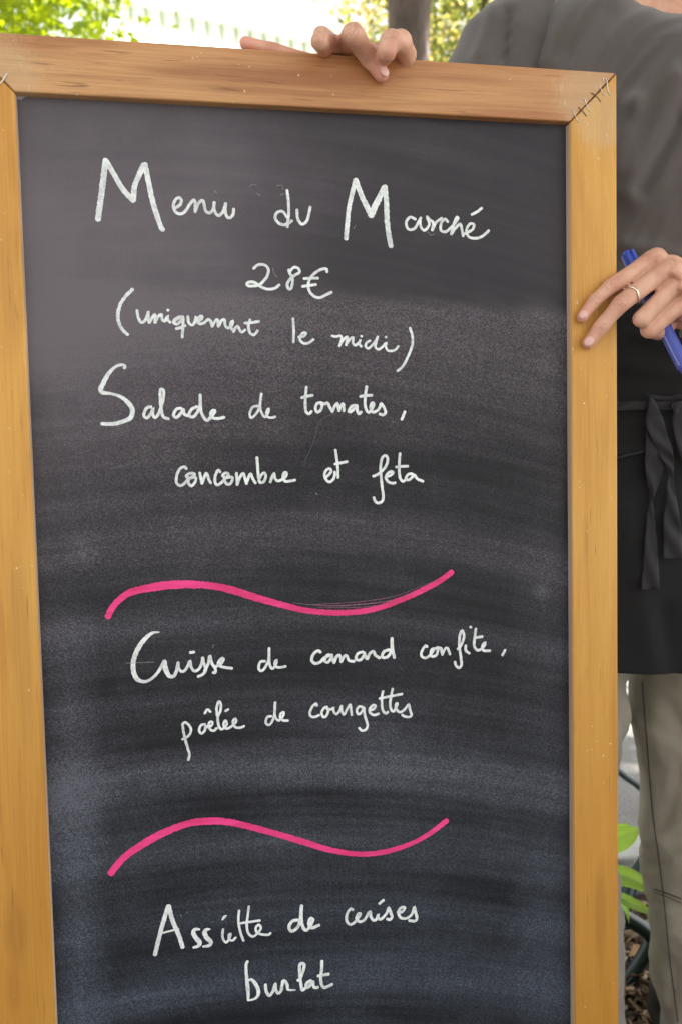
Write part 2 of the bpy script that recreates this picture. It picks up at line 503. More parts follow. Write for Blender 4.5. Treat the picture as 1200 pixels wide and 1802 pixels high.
def wood(name, axis, seed, light, dark, red, corners, marks=()):
    g = G(name)
    def mp(a, b):   # a across, b along
        sc = (a, a, b) if axis == 'z' else (b, a, a)
        return g.map(sc, (seed, seed * 1.7, seed * .3))
    warp = g.noise(mp(16, 2.2), 1, 3, .55, .8)
    gr = g.noise(mp(120, 3.2), 1, 6, .68, .9)
    fine = g.noise(mp(520, 14), 1, 3, .6)
    pore = g.noise(mp(420, 22), 1, 2, .5)
    c = g.ramp(g.math('ADD', g.math('MULTIPLY', warp, .55), g.math('MULTIPLY', gr, .45)), [(.40, dark), (.50, tuple(a * .4 + b * .6 for a, b in zip(dark, light))), (.60, light)])
    c = g.mix(g.math('MULTIPLY', g.rng(fine, .4, .7), .42 if axis == 'x' else .2), c, tuple(x * .55 for x in dark))
    c = g.mix(g.math('MULTIPLY', g.rng(pore, .66, .74), .65), c, tuple(x * .28 for x in dark))
    big = g.noise(mp(7, 1.2), 1.3, 2)
    c = g.mix(g.math('MULTIPLY', g.rng(big, .42, .62), .55), c, red)
    if axis == 'z':      # light falloff painted into the stiles: darker, more orange towards the foot
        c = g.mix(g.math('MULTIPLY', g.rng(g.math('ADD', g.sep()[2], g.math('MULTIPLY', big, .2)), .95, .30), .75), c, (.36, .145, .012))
    for cc, r_, ax, cl, k in marks:      # knots, grime and dark figure in the grain
        m = g.math('MULTIPLY', g.rng(g.math('ADD', g.spot(cc, r_, ax), g.math('MULTIPLY', gr, .9)), .75, 1.15), k)
        c = g.mix(m, c, cl)
    # pale dents and scratches
    v1 = g.noise(g.map((170, 170, 120), (3, 1, 5), (0, .6, 0)), 1, 2, .7)
    v0 = g.noise(g.map((9, 9, 9), (3, 1, 5)), 1, 1)
    c = g.mix(g.math('MULTIPLY', g.rng(v1, .69, .73), g.rng(v0, .46, .56)), c, (.78, .62, .40))
    sc = g.noise(g.map((420, 420, 60), (7, 1, 5), (0, .5, 0)), 1, 2, .7)
    for cc, r_ in corners:
        s_ = g.spot(cc, r_)
        rub = g.math('ADD', g.math('MULTIPLY', g.noise(scale=110, detail=5, rough=.75), .7), g.math('MULTIPLY', g.noise(g.map((500, 500, 140), rot=(0, .8, 0)), 1, 2), .5))
        m = g.math('MULTIPLY', g.math('MULTIPLY', g.rng(g.math('ADD', s_, rub), .78, 1.15), g.rng(s_, 0, .35)), .42)
        c = g.mix(m, c, (.52, .37, .20))
        c = g.mix(g.math('MULTIPLY', g.math('MULTIPLY', g.rng(sc, .6, .7), g.rng(s_, 0, .5)), .30), c, (.72, .62, .48))
    g.set(Base_Color=c, Roughness=g.rng(gr, .3, .7, .5, .42), Specular_IOR_Level=.3)
    g.p.inputs['Coat Weight'].default_value = .08
    g.p.inputs['Coat Roughness'].default_value = .28
    g.bump(g.math('ADD', g.math('MULTIPLY', gr, .7), g.math('MULTIPLY', g.math('ADD', fine, g.math('MULTIPLY', v1, .5)), .5)), .22, .0012)
    return g.m
cTL = (-HW - FW * .3, 0, TOP - FW * .75); cTR = (HW + FW * .55, 0, TOP - FW * .5)
M_W_TOP = wood('wood_top', 'x', 3.1, (.56, .305, .125), (.38, .165, .062), (.38, .15, .055), [(cTL, .055), ((HW + FW * .35, 0, TOP - FW * .5), .052)],
            [((-.05, 0, TOP - .024), .20, (1, 1, 13), (.25, .085, .035), .55), ((.16, 0, TOP - .015), .10, (1, 1, 15), (.27, .10, .04), .4), ((-.18, 0, TOP - .034), .08, (1, 1, 16), (.28, .11, .045), .4)])
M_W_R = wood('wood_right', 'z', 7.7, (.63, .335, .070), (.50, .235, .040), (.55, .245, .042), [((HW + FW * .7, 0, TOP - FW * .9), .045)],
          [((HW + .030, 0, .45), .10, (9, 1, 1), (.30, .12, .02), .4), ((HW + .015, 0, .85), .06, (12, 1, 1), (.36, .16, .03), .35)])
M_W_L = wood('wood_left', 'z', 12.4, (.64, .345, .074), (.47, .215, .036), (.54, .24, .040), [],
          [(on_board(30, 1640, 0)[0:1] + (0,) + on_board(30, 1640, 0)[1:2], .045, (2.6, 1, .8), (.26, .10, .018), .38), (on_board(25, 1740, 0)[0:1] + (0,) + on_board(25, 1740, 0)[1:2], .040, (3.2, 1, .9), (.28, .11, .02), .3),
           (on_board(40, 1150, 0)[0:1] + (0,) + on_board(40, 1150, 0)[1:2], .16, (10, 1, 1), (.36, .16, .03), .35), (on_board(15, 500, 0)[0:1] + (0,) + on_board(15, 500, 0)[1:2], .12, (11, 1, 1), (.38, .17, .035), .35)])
g = G('reveal_wood'); g.set(Base_Color=g.ramp(g.noise(g.map((60, 60, 3)), 1, 3), [(.3, (.44, .30, .20)), (.7, (.60, .45, .32))]), Roughness=.6); M_REV = g.m

def member(name, quad, mat, y0=0., y1=.028, bev=.0016):
    """frame member: quad of (x, z) seen from the front, extruded from y0 to y1"""
    V = [(x, y0, z) for x, z in quad] + [(x, y1, z) for x, z in quad]
    n = len(quad)
    F = [tuple(range(n)), tuple(reversed(range(n, 2 * n)))] + [(i, i + n, (i + 1) % n + n, (i + 1) % n) for i in range(n)]
    o = mesh_obj(name, V, F, mat, board)
    bm = bmesh.new(); bm.from_mesh(o.data); bmesh.ops.recalc_face_normals(bm, faces=bm.faces); bm.to_mesh(o.data); bm.free()
    b = o.modifiers.new('bevel', 'BEVEL'); b.width = bev; b.segments = 3
    return o
gp = .0006
member('frame_rail', [(-HW - FW + gp * 1.4, TOP), (HW + FW - gp * 1.4, TOP), (HW + gp * .0, TOP - FW), (-HW - gp * .0, TOP - FW)][::-1], M_W_TOP)
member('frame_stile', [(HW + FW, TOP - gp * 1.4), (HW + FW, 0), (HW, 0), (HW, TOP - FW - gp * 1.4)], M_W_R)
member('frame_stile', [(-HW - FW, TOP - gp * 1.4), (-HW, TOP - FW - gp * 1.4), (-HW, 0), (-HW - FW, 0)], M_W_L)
member('frame_rail', [(-HW + .0008, BOTI), (-HW + .0008, BOTI - FW), (HW - .0008, BOTI - FW), (HW - .0008, BOTI)], M_W_TOP, y0=.0007)
# thin pale lining of the opening (bare wood edge)
member('frame_lining', [(HW - .0003, TOP - FW - .001), (HW + .004, TOP - FW - .001), (HW + .004, BOTI), (HW - .0003, BOTI)], M_REV, .0016, .012, .0003)
member('frame_lining', [(-HW + .0003, TOP - FW - .001), (-HW - .004, TOP - FW - .001), (-HW - .004, BOTI), (-HW + .0003, BOTI)], M_REV, .0016, .012, .0003)

# slate-black writing panel with wiped chalk dust
def panel_mat():
    g = G('chalkboard_black')
    def P(px, py): x_, z_, _ = on_board(px, py, REC); return (x_, REC, z_)
    # arc-bent coordinates: wiping strokes run across the board in shallow arcs
    X, Y, Z = g.sep()
    bend = g.math('MULTIPLY', g.math('MULTIPLY', g.math('ADD', X, .0), g.math('ADD', X, .0)), .42)
    z2 = g.math('ADD', Z, g.math('ADD', bend, g.math('MULTIPLY', X, .10)))
    cb = g.new('ShaderNodeCombineXYZ'); g.put(cb.inputs[0], X); g.put(cb.inputs[1], Y); g.put(cb.inputs[2], z2)
    A = cb.outputs[0]
    w1 = g.noise(g.map((1.6, 1, 15), (.3, 0, 2.2), src=A), 1, 4, .55, .4)
    w2 = g.noise(g.map((4, 1, 90), (1.3, 0, .2), src=A), 1, 3, .6, .2)
    w3 = g.noise(g.map((3, 1, 4), (5.3, 0, .2)), 1, 4, .55)
    cloud = g.noise(g.map((7, 1, 7), (2.1, 0, 4.2)), 1, 4, .6)
    def pz(py): return on_board(600, py, REC)[1]
    def band(pyc, h, k):     # dusty wipe centred at photo row pyc
        zc = pz(pyc)
        d = g.math('ABSOLUTE', g.math('SUBTRACT', z2, zc + .42 * .0))
        return g.math('MULTIPLY', g.rng(d, 0, h, 1, 0), k)
    d = g.math('MULTIPLY', g.rng(w1, .42, .74), .30)
    d = g.math('ADD', d, g.math('MULTIPLY', g.rng(w2, .40, .8), .16))
    d = g.math('ADD', d, g.math('MULTIPLY', g.rng(cloud, .48, .8), .30))
    for pyc, h, k in ((1085, .018, .34), (1345, .028, .62), (1480, .03, .26), (940, .03, .30), (1600, .022, .26), (1720, .03, .34), (1220, .02, .12)):
        d = g.math('ADD', d, band(pyc, h, k))
    d = g.math('MULTIPLY', d, g.rng(w2, .3, .7, .75, 1.2))
    # left margin smear
    xl = P(125, 1300)[0]
    lm = g.math('MULTIPLY', g.rng(g.math('ABSOLUTE', g.math('SUBTRACT', X, xl)), 0, .032, 1, 0), g.rng(Z, pz(1000), pz(1250), 0, 1))
    d = g.math('ADD', d, g.math('MULTIPLY', g.math('MULTIPLY', lm, g.rng(w3, .3, .7, .5, 1.1)), .50))
    xr = P(960, 1300)[0]
    rm = g.math('MULTIPLY', g.rng(g.math('ABSOLUTE', g.math('SUBTRACT', X, xr)), 0, .045, 1, 0), g.rng(Z, pz(800), pz(1100), .3, 1))
    d = g.math('ADD', d, g.math('MULTIPLY', g.math('MULTIPLY', rm, g.rng(w3, .3, .7, .3, 1.2)), .22))
    # the wiped area whose upper edge runs from (200,510) to (990,560)
    za = pz(515)
    edge = g.math('SUBTRACT', g.math('SUBTRACT', za, g.math('MULTIPLY', X, .045)), Z)
    ed = g.math('ADD', edge, g.math('MULTIPLY', g.math('SUBTRACT', g.noise(scale=9, detail=3), .5), .02))
    area = g.rng(ed, -.004, .010)
    # densest right under its upper edge
    d = g.math('ADD', d, g.math('MULTIPLY', g.math('MULTIPLY', area, g.rng(ed, .0, .14, 1, 0)), .62))
    # upper part: cleaner, with a faint even veil of glare painted in
    d = g.math('MULTIPLY', d, g.rng(area, 0, 1, .45, 1))
    d = g.math('ADD', d, g.rng(area, 0, 1, .17, .03))
    for (px, py, r_, k) in ((952, 1040, .012, .8), (958, 640, .016, .35), (150, 965, .022, .45), (130, 1420, .05, .35), (110, 1500, .04, .3), (945, 560, .03, .35), (350, 1150, .03, .1), (115, 1100, .04, .2)):
        d = g.math('ADD', d, g.math('MULTIPLY', g.math('MULTIPLY', g.spot(P(px, py), r_), g.rng(cloud, .3, .7, .4, 1.2)), k))
    for (px, py, r_, k) in ((70, 430, .28, .62), (50, 240, .25, .26), (240, 760, .24, .28), (480, 300, .25, .12)):  # pale patches painting the glare haze over the upper left
        d = g.math('ADD', d, g.math('MULTIPLY', g.math('MULTIPLY', g.spot(P(px, py), r_), g.rng(cloud, .25, .75, .75, 1.15)), k))
    # grain of the surface catching dust
    gr = g.noise(scale=1050, detail=1, rough=.8)
    gr2 = g.noise(scale=520, detail=2, rough=.8)
    grain = g.math('ADD', g.math('MULTIPLY', g.rng(gr, .45, .75), .8), g.math('MULTIPLY', g.rng(gr2, .45, .72), .35))
    amt = g.math('MAXIMUM', g.math('MULTIPLY', area, g.rng(g.math('ADD', X, g.math('MULTIPLY', ed, .9)), -.22, .02)), .10)
    gd = g.math('ADD', g.math('SUBTRACT', 1.0, g.math('MULTIPLY', amt, .72)), g.math('MULTIPLY', g.math('MULTIPLY', grain, 1.6), amt))
    d = g.math('MULTIPLY', d, gd)
    d = g.math('ADD', d, g.math('MULTIPLY', g.math('MULTIPLY', grain, amt), .07))
    # isolated specks
    sp = g.voro(scale=75)
    d = g.math('ADD', d, g.math('MULTIPLY', g.math('MULTIPLY', g.rng(sp, .05, .03), g.rng(cloud, .5, .56)), .5))
    d = g.math('MINIMUM', d, 1.0)
    c = g.mix(g.math('MULTIPLY', d, .235), (.0085, .0086, .0105), g.mix(g.rng(g.sep()[2], .45, .95), (.37, .44, .57), (.53, .46, .50)))  # purplish upper tone carries the same painted haze
    g.set(Base_Color=c, Roughness=g.rng(d, 0, .6, .36, .6), Specular_IOR_Level=.17)
    g.bump(g.math('ADD', gr, g.math('MULTIPLY', gr2, .6)), .25, .0004)
    return g.m
M_PANEL = panel_mat()
bm = bmesh.new(); box_bm(bm, Vector((0, REC + .004, (TOP - FW + BOTI) / 2)), (IW + .03, .008, TOP - FW - BOTI + .03))
bm_obj('writing_panel', bm, M_PANEL, board)

# staples bridging the mitres
M_STEEL = plain('staple_steel', (.62, .58, .52), .35, Metallic=.8)
M_RUST = plain('staple_rust', (.16, .11, .08), .6, Metallic=.5)
def staple(pts, mat, r=.00045):
    L = [on_board(px, py, 0) for px, py in pts]
    P = [(x_, -r * .8, z_) for x_, z_, _ in L]
    P = [tuple(q) for q in crm(P, 5)]
    P = [(P[0][0], .003, P[0][2])] + P + [(P[-1][0], .003, P[-1][2])]
    V, F = tube_mesh(P, [r] * len(P), 7)
    return mesh_obj('staple', V, F, mat, board, smooth=True)
def z2p(s, x0, y0, pts): return [(x0 + a / s, y0 + b / s) for a, b in pts]
for pts, m_ in (([(265, 930), (315, 1040), (370, 1150)], M_STEEL), ([(365, 890), (440, 955), (510, 1045)], M_RUST), ([(455, 740), (480, 745), (515, 850), (565, 955)], M_STEEL),
                ([(590, 635), (680, 690), (760, 790)], M_RUST), ([(740, 520), (775, 590), (800, 650), (845, 690)], M_STEEL), ([(810, 425), (805, 385), (860, 400), (875, 500), (895, 610), (930, 670)], M_STEEL)):
    staple(z2p(10, 980, 100, pts), m_)
staple(z2p(12, 0, 40, [(160, 1085), (110, 1150), (60, 1240), (0, 1310)]), M_STEEL, .0007)

# ------------------------------------------------------------------ handwriting
g = G('chalk_marker')
n1 = g.noise(scale=260, detail=3, rough=.6); n2 = g.noise(scale=60, detail=2)
g.set(Base_Color=g.mix(g.rng(g.math('ADD', g.math('MULTIPLY', n1, .6), g.math('MULTIPLY', n2, .4)), .38, .6), (.50, .52, .51), (.76, .78, .76)), Roughness=.8)
M_CHALK = g.m
g = G('pink_marker')
n1 = g.noise(g.map((30, 1, 260)), 1, 3, .6); n2 = g.noise(scale=30, detail=2)
g.set(Base_Color=g.mix(g.rng(g.math('ADD', g.math('MULTIPLY', n1, .5), g.math('MULTIPLY', n2, .5)), .38, .62), (.60, .022, .13), (.78, .045, .23)), Roughness=.7)
M_PINK = g.m
g = G('chalk_trace'); g.set(Base_Color=(.20, .20, .21), Roughness=.9); M_TRACE = g.m
M_FINE = plain('fine_scratch', (.085, .085, .088), .9)

def ribbon(V, F, pts, w0, lift, rg, rough=.06, cap=True, straight=False):
    """pts: photo pixels (x, y[, width]); laid on the panel as a thin film"""
    P = np.array([(p[0], p[1], p[2] if len(p) > 2 else w0) for p in pts], float)
    if straight:
        Q = []
        for a, b in zip(P[:-1], P[1:]):
            n = max(2, int(np.hypot(*(b - a)[:2]) / 2.5))
            Q += [a + (b - a) * t for t in np.linspace(0, 1, n, endpoint=False)]
        Q = np.array(Q + [P[-1]])
    else:
        Q = crm(P, max(4, int(np.hypot(*np.diff(P[:, :2], axis=0).T).mean() / 1.8)))
    keep = [0]
    for i in range(1, len(Q)):
        if np.hypot(*(Q[i, :2] - Q[keep[-1], :2])) > .9: keep.append(i)
    Q = Q[keep]
    if len(Q) < 2: return
    L = np.array([on_board(a, b, REC) for a, b, _ in Q])
    hw = Q[:, 2] * .5 * L[:, 2] / FPX
    xz = L[:, :2]
    T = np.gradient(xz, axis=0); T /= np.linalg.norm(T, axis=1)[:, None] + 1e-12
    Nn = np.stack([-T[:, 1], T[:, 0]], 1)
    n = len(xz)
    jl = 1 + rg.normal(size=n) * rough; jr = 1 + rg.normal(size=n) * rough
    y = REC - .00022 - lift - np.linspace(0, 2.4e-5, n)
    b = len(V)
    for i in range(n):
        a = xz[i] + Nn[i] * hw[i] * jl[i]; c = xz[i] - Nn[i] * hw[i] * jr[i]
        V.append((a[0], y[i], a[1])); V.append((c[0], y[i], c[1]))
    for i in range(n - 1): F.append((b + 2 * i, b + 2 * i + 1, b + 2 * i + 3, b + 2 * i + 2))
    if cap:
        for e, s in ((0, -1), (n - 1, 1)):
            cb = len(V); k = 6
            for j in range(1, k):
                an = math.pi * j / k
                q = xz[e] + Nn[e] * hw[e] * math.cos(an) + T[e] * s * hw[e] * math.sin(an) * .85
                V.append((q[0], y[e], q[1]))
            F.append(tuple([b + 2 * e] + list(range(cb, cb + k - 1)) + [b + 2 * e + 1]))

def word(text, region, strokes, w0, name='lettering', mat=None, rough=.06, label=None):
    x0, y0, s = region
    rg = np.random.default_rng(abs(hash(text)) % 1000 if False else sum(map(ord, text)))
    V, F = [], []
    for i, st in enumerate(strokes):
        straight = st[0] == 'S'
        if straight: st = st[1:]
        pts = [(x0 + p[0] / s, y0 + p[1] / s) + ((p[2],) if len(p) > 2 else ()) for p in st]
        if len(pts) == 1: pts = [pts[0], (pts[0][0] + 1.5, pts[0][1] + .5)]
        ribbon(V, F, pts, w0, i * 4e-5, rg, rough, True, straight)
    o = mesh_obj(name, V, F, mat or M_CHALK, board)
    o['label'] = label or ('handwritten %s' % text)
    return o

A = (150, 260, 3.243)
word('capital M of Menu', A, [['S', (118, 72), (104, 190), (75, 408)], [(122, 75, 9), (165, 150, 9), (215, 235, 9), (275, 300, 10)], [(275, 298, 10), (285, 215, 9), (305, 165, 9), (335, 100, 10)], [(343, 95, 9), (362, 190, 9), (385, 300, 9), (415, 400, 9), (440, 465, 8), (452, 462, 4)]], 10)
word('enu', A, [[(512, 345), (540, 328), (551, 303), (538, 285), (517, 297), (505, 330), (517, 365), (545, 378), (575, 360), (600, 320), (622, 298), (630, 320), (629, 366)], [(630, 362), (648, 318), (672, 302), (682, 330), (690, 362), (712, 372), (732, 350), (738, 312)], [(738, 312), (737, 350), (757, 386), (785, 370), (803, 318)], [(803, 318), (800, 355), (810, 392), (828, 400), (845, 380), (849, 350)]], 5.2)
Bz = (460, 300, 2.857)
word('du', Bz, [[(130, 100), (137, 160), (138, 220), (131, 284)], [(130, 235), (108, 207), (82, 210), (70, 235), (85, 262), (112, 273), (138, 265), (154, 253)], [(180, 198), (183, 240), (203, 270), (228, 255), (240, 215), (246, 184)]], 5)
word('capital M of Marché', Bz, [[(473, 50, 9), (452, 130, 8), (437, 210, 8), (425, 342, 8)], [(474, 48, 9), (500, 120, 9), (528, 180, 10), (550, 226, 10)], [(550, 226, 11), (575, 170, 11), (600, 120, 10), (615, 85, 9)], ['S', (620, 82), (627, 160), (630, 250), (638, 320), (650, 380)]], 9)
word('arché', Bz, [[(772, 245), (745, 235), (726, 262), (737, 295), (768, 292), (790, 255), (800, 238)], [(796, 245), (800, 285), (820, 300), (842, 270), (830, 232), (845, 250), (862, 262), (856, 300)], [(858, 300), (876, 262), (905, 240)], [(935, 258), (920, 245), (902, 265), (900, 300), (925, 308), (958, 280), (985, 245), (980, 235), (965, 270), (952, 320)], [(953, 320), (975, 288), (998, 270), (1005, 295), (1012, 330)], [(1020, 318), (1058, 298), (1066, 272), (1045, 270), (1028, 300), (1042, 335), (1080, 341), (1112, 328), (1140, 303)], [(1055, 222), (1082, 208), (1105, 190)]], 4.8)
Cz = (400, 440, 5.4545)
word('price 28 euros', Cz, [[(255, 178), (285, 148), (325, 138), (372, 150), (397, 190), (385, 250), (350, 298), (310, 333), (260, 345), (205, 343), (190, 325), (210, 308), (265, 312), (320, 348), (375, 373), (430, 374), (470, 360), (500, 335)],
     [(592, 190), (602, 225), (625, 265), (628, 310), (617, 360), (597, 376), (578, 350), (583, 310), (615, 268), (655, 238), (694, 215), (686, 180), (655, 165), (625, 177), (604, 205)],
     [(958, 210), (950, 182), (915, 182), (860, 208), (812, 250), (785, 300), (778, 355), (798, 408), (840, 448), (890, 457), (945, 432), (1000, 405)], [(738, 274), (810, 270), (870, 270)], [(722, 350), (790, 340), (850, 332)]], 4.9)
Dz = (190, 490, 4.138)
word('opening parenthesis', Dz, [[(182, 80), (135, 125), (95, 185), (75, 260), (85, 330), (112, 378), (145, 408)]], 5.8, rough=.12)
word('uniquement', Dz, [[(215, 232), (222, 280), (242, 320), (270, 308), (290, 270), (296, 235), (296, 285), (303, 322)], [(304, 322), (325, 285), (345, 262), (345, 322)], [(345, 322), (368, 280), (390, 262), (398, 300), (418, 308), (438, 270), (438, 300), (455, 320)], [(437, 230)],
     [(480, 312), (515, 290), (540, 280), (510, 285), (483, 305), (482, 325), (508, 332), (535, 305), (548, 275), (549, 340), (543, 428)], [(500, 366), (530, 358), (565, 345)], [(585, 278), (588, 312), (605, 338), (630, 328), (645, 275), (642, 300), (660, 325)],
     [(650, 318), (680, 298), (690, 277), (670, 280), (655, 305), (668, 330), (700, 325), (728, 300), (748, 310), (762, 350)], [(762, 348), (780, 315), (800, 300), (806, 350)], [(806, 348), (828, 310), (850, 300), (856, 340), (878, 362), (903, 340), (912, 308), (898, 322), (895, 350), (905, 372)],
     [(915, 388), (930, 360), (948, 350), (958, 370), (975, 392), (1000, 375)], [(1036, 302), (1025, 350), (1035, 395), (1065, 411), (1090, 380)], [(998, 325), (1050, 322), (1100, 314)]], 4.9, rough=.1)
Ez = (490, 540, 4.615)
word('le', Ez, [[(120, 95), (126, 190), (123, 286)], [(165, 245), (205, 240), (227, 215), (205, 210), (180, 235), (178, 270), (205, 296), (248, 292), (285, 265)]], 4.6)
word('midi', Ez, [[(435, 235), (465, 242), (505, 235), (512, 262), (495, 318)], [(495, 316), (525, 270), (558, 242), (547, 310)], [(547, 310), (578, 262), (605, 248), (602, 290), (622, 312), (655, 285), (662, 262), (655, 300), (670, 322)], [(670, 238)],
     [(742, 275), (715, 290), (705, 320), (728, 337), (760, 310), (790, 270), (806, 232), (790, 285), (785, 325), (808, 346), (842, 325), (875, 288), (868, 320), (885, 354), (920, 357), (950, 345), (970, 320)], [(867, 245)]], 4.4)
word('closing parenthesis', Ez, [[(1065, 172), (1085, 240), (1084, 310), (1052, 398), (1010, 478), (965, 520)]], 4.6)
Fz = (160, 630, 3.529)
word('Salade', Fz, [[(210, 62, 5), (213, 48, 5), (190, 42, 5), (150, 57, 5), (110, 100, 7), (77, 160, 8), (62, 198, 8), (80, 216, 7), (130, 222, 5), (190, 242, 6), (238, 282, 8), (260, 325, 8), (250, 368, 8), (205, 393, 7), (140, 409, 7), (70, 408, 6)],
     [(375, 302), (347, 312), (330, 355), (350, 372), (376, 342), (388, 308), (386, 350), (402, 370), (425, 340), (445, 280), (455, 215), (443, 192), (432, 212), (437, 300), (450, 362), (483, 378)],
     [(562, 312), (533, 318), (515, 355), (535, 369), (562, 342), (577, 318), (580, 345), (600, 358)], [(660, 302), (628, 318), (610, 355), (635, 366), (662, 338), (680, 290), (681, 228)], [(681, 228), (683, 300), (692, 350), (722, 388), (750, 362), (772, 332), (760, 325), (746, 345), (755, 370), (790, 376), (828, 368)]], 5.2)
word('de after Salade', Fz, [[(1035, 297), (1005, 307), (988, 345), (997, 371), (1022, 352), (1045, 312), (1060, 222)], [(1060, 222), (1052, 300), (1062, 340), (1082, 366), (1102, 340), (1106, 312), (1092, 335), (1097, 362), (1118, 371), (1146, 365)]], 4.3)
Gz = (500, 660, 5)
word('tomates with comma', Gz, [[(198, 105), (190, 190), (188, 270), (195, 322), (220, 341), (242, 320)], [(155, 200), (200, 188), (250, 178)], [(322, 242), (292, 250), (276, 290), (290, 326), (318, 312), (335, 275), (325, 245), (355, 255), (385, 245), (400, 280), (425, 322)], [(425, 320), (443, 280), (468, 248), (475, 285), (482, 315)], [(482, 315), (500, 268), (518, 252), (523, 280), (524, 316)],
     [(628, 267), (592, 275), (566, 322), (592, 318), (625, 282), (638, 265), (640, 310), (655, 341), (675, 325)], [(722, 100), (712, 180), (708, 250), (718, 300), (742, 330), (768, 300), (788, 255), (770, 245), (758, 280), (775, 325), (812, 315), (838, 285), (850, 250), (882, 300), (888, 332), (865, 350), (838, 343)], [(668, 188), (718, 180), (768, 178)], [(1058, 322), (1045, 358), (1031, 390)]], 5)
Hz = (290, 780, 4.8)
word('concombre', Hz, [[(185, 215), (168, 198), (130, 217), (105, 270), (101, 330), (130, 357), (165, 343), (205, 300), (255, 268), (235, 253), (205, 258), (184, 278), (205, 293), (262, 290), (257, 330), (227, 362), (202, 335), (205, 305)], [(298, 250), (308, 300), (316, 340)], [(316, 340), (338, 282), (356, 252), (372, 300), (390, 335)],
     [(470, 242), (453, 228), (430, 270), (426, 325), (445, 352), (475, 338), (510, 300), (540, 265), (515, 250), (492, 272), (515, 290), (568, 285), (572, 315), (552, 345), (523, 342), (507, 315)], [(608, 252), (612, 300), (614, 350)], [(614, 345), (638, 285), (665, 255), (680, 300), (693, 342)], [(693, 338), (710, 285), (728, 258), (745, 300), (768, 335)],
     [(780, 120), (787, 200), (795, 300), (815, 270), (842, 250), (855, 280), (840, 320), (812, 334), (797, 315)], [(893, 328), (905, 290), (925, 255), (930, 290), (950, 317), (985, 310), (1020, 285), (1030, 252), (1010, 250), (1000, 290), (1015, 318), (1050, 320), (1100, 311)]], 4.9)
Iz = (550, 780, 5.4545)
word('et', Iz, [[(135, 320), (165, 295), (180, 262), (160, 243), (130, 262), (116, 305), (133, 352), (165, 371), (200, 345), (214, 300), (214, 275)], [(220, 65), (230, 130), (240, 200), (246, 330)], [(215, 200), (270, 188), (330, 177)]], 4.8)
word('feta', Iz, [[(580, 316), (620, 300), (675, 255), (710, 200), (718, 145), (698, 118), (665, 142), (650, 220), (655, 320), (665, 420), (676, 500), (668, 552), (635, 573), (603, 562), (585, 520)], [(700, 322), (745, 308), (770, 280), (750, 272), (718, 290), (700, 328), (722, 368), (760, 383), (790, 380)],
     [(836, 98), (828, 200), (830, 290), (842, 345), (868, 365), (900, 340)], [(800, 228), (855, 222), (910, 220)], [(952, 292), (912, 300), (893, 338), (920, 352), (955, 322), (972, 300), (1002, 342), (1056, 366)]], 4.8)
Jz = (210, 1100, 3.75)
word('Cuisse', Jz, [[(265, 46, 2), (220, 52, 5), (172, 90, 7), (125, 155, 8), (97, 230, 8), (95, 300, 8), (115, 350, 8), (155, 372, 6), (200, 363, 5), (248, 322, 5), (282, 270, 6), (300, 240, 7)], [(300, 240, 8), (308, 290, 9), (332, 335, 7), (365, 332, 6), (383, 290, 6), (390, 248, 6)], [(390, 250), (396, 290), (422, 306), (448, 280), (468, 235), (475, 272), (495, 302), (525, 292), (545, 255), (552, 215)], [(552, 215), (562, 260), (572, 295), (552, 325), (522, 339)], [(565, 300), (588, 255), (600, 200), (612, 250), (634, 285), (636, 312), (618, 312)], [(632, 275), (668, 258), (690, 228), (678, 218), (656, 245), (662, 266), (695, 278), (745, 284)], [(470, 180), (495, 177)]], 5)
word('de after Cuisse', Jz, [[(962, 238), (932, 243), (921, 285), (943, 301), (970, 268), (988, 220), (990, 152)], [(990, 152), (990, 225), (995, 265), (1012, 287), (1032, 262), (1040, 230), (1028, 245), (1033, 272), (1060, 279), (1098, 272)]], 4.6)
Kz = (530, 1090, 3.158)
word('canard', Kz, [[(108, 182), (92, 174), (66, 198), (60, 228), (80, 245), (108, 235), (130, 212), (165, 198), (145, 200), (131, 230), (150, 238), (166, 215)], [(170, 196), (175, 222), (184, 240)], [(184, 238), (196, 208), (215, 200), (222, 235)], [(222, 233), (238, 205), (252, 202), (265, 228), (292, 233)],
     [(340, 180), (312, 190), (303, 220), (328, 224), (348, 200)], [(348, 184), (355, 206), (365, 219), (380, 188), (400, 178), (412, 200), (434, 213)], [(485, 168), (457, 180), (448, 207), (475, 209), (498, 175), (502, 104)], [(502, 104), (506, 165), (516, 212)]], 5.2)
word('con of confite', Kz, [[(697, 152), (690, 145), (672, 168), (665, 198), (685, 214), (712, 200), (740, 160), (720, 172), (722, 204), (748, 198), (758, 168), (745, 156), (775, 160)], [(775, 160), (782, 195)], [(782, 193), (798, 162), (812, 162), (824, 193)]], 4.8)
word('fite with comma', Kz, [[(868, 165), (888, 140), (902, 95), (893, 62), (880, 85), (876, 140), (885, 210), (888, 252), (875, 268), (858, 256), (852, 236)], [(912, 145), (912, 172), (932, 188)], [(937, 42)], [(968, 52), (962, 100), (958, 142), (972, 168), (992, 168), (1015, 145), (1018, 128), (1004, 148), (1012, 172), (1046, 173)], [(960, 102), (1003, 95)], [(1130, 170), (1115, 198)]], 4.8)
Lz = (300, 1210, 5.217)
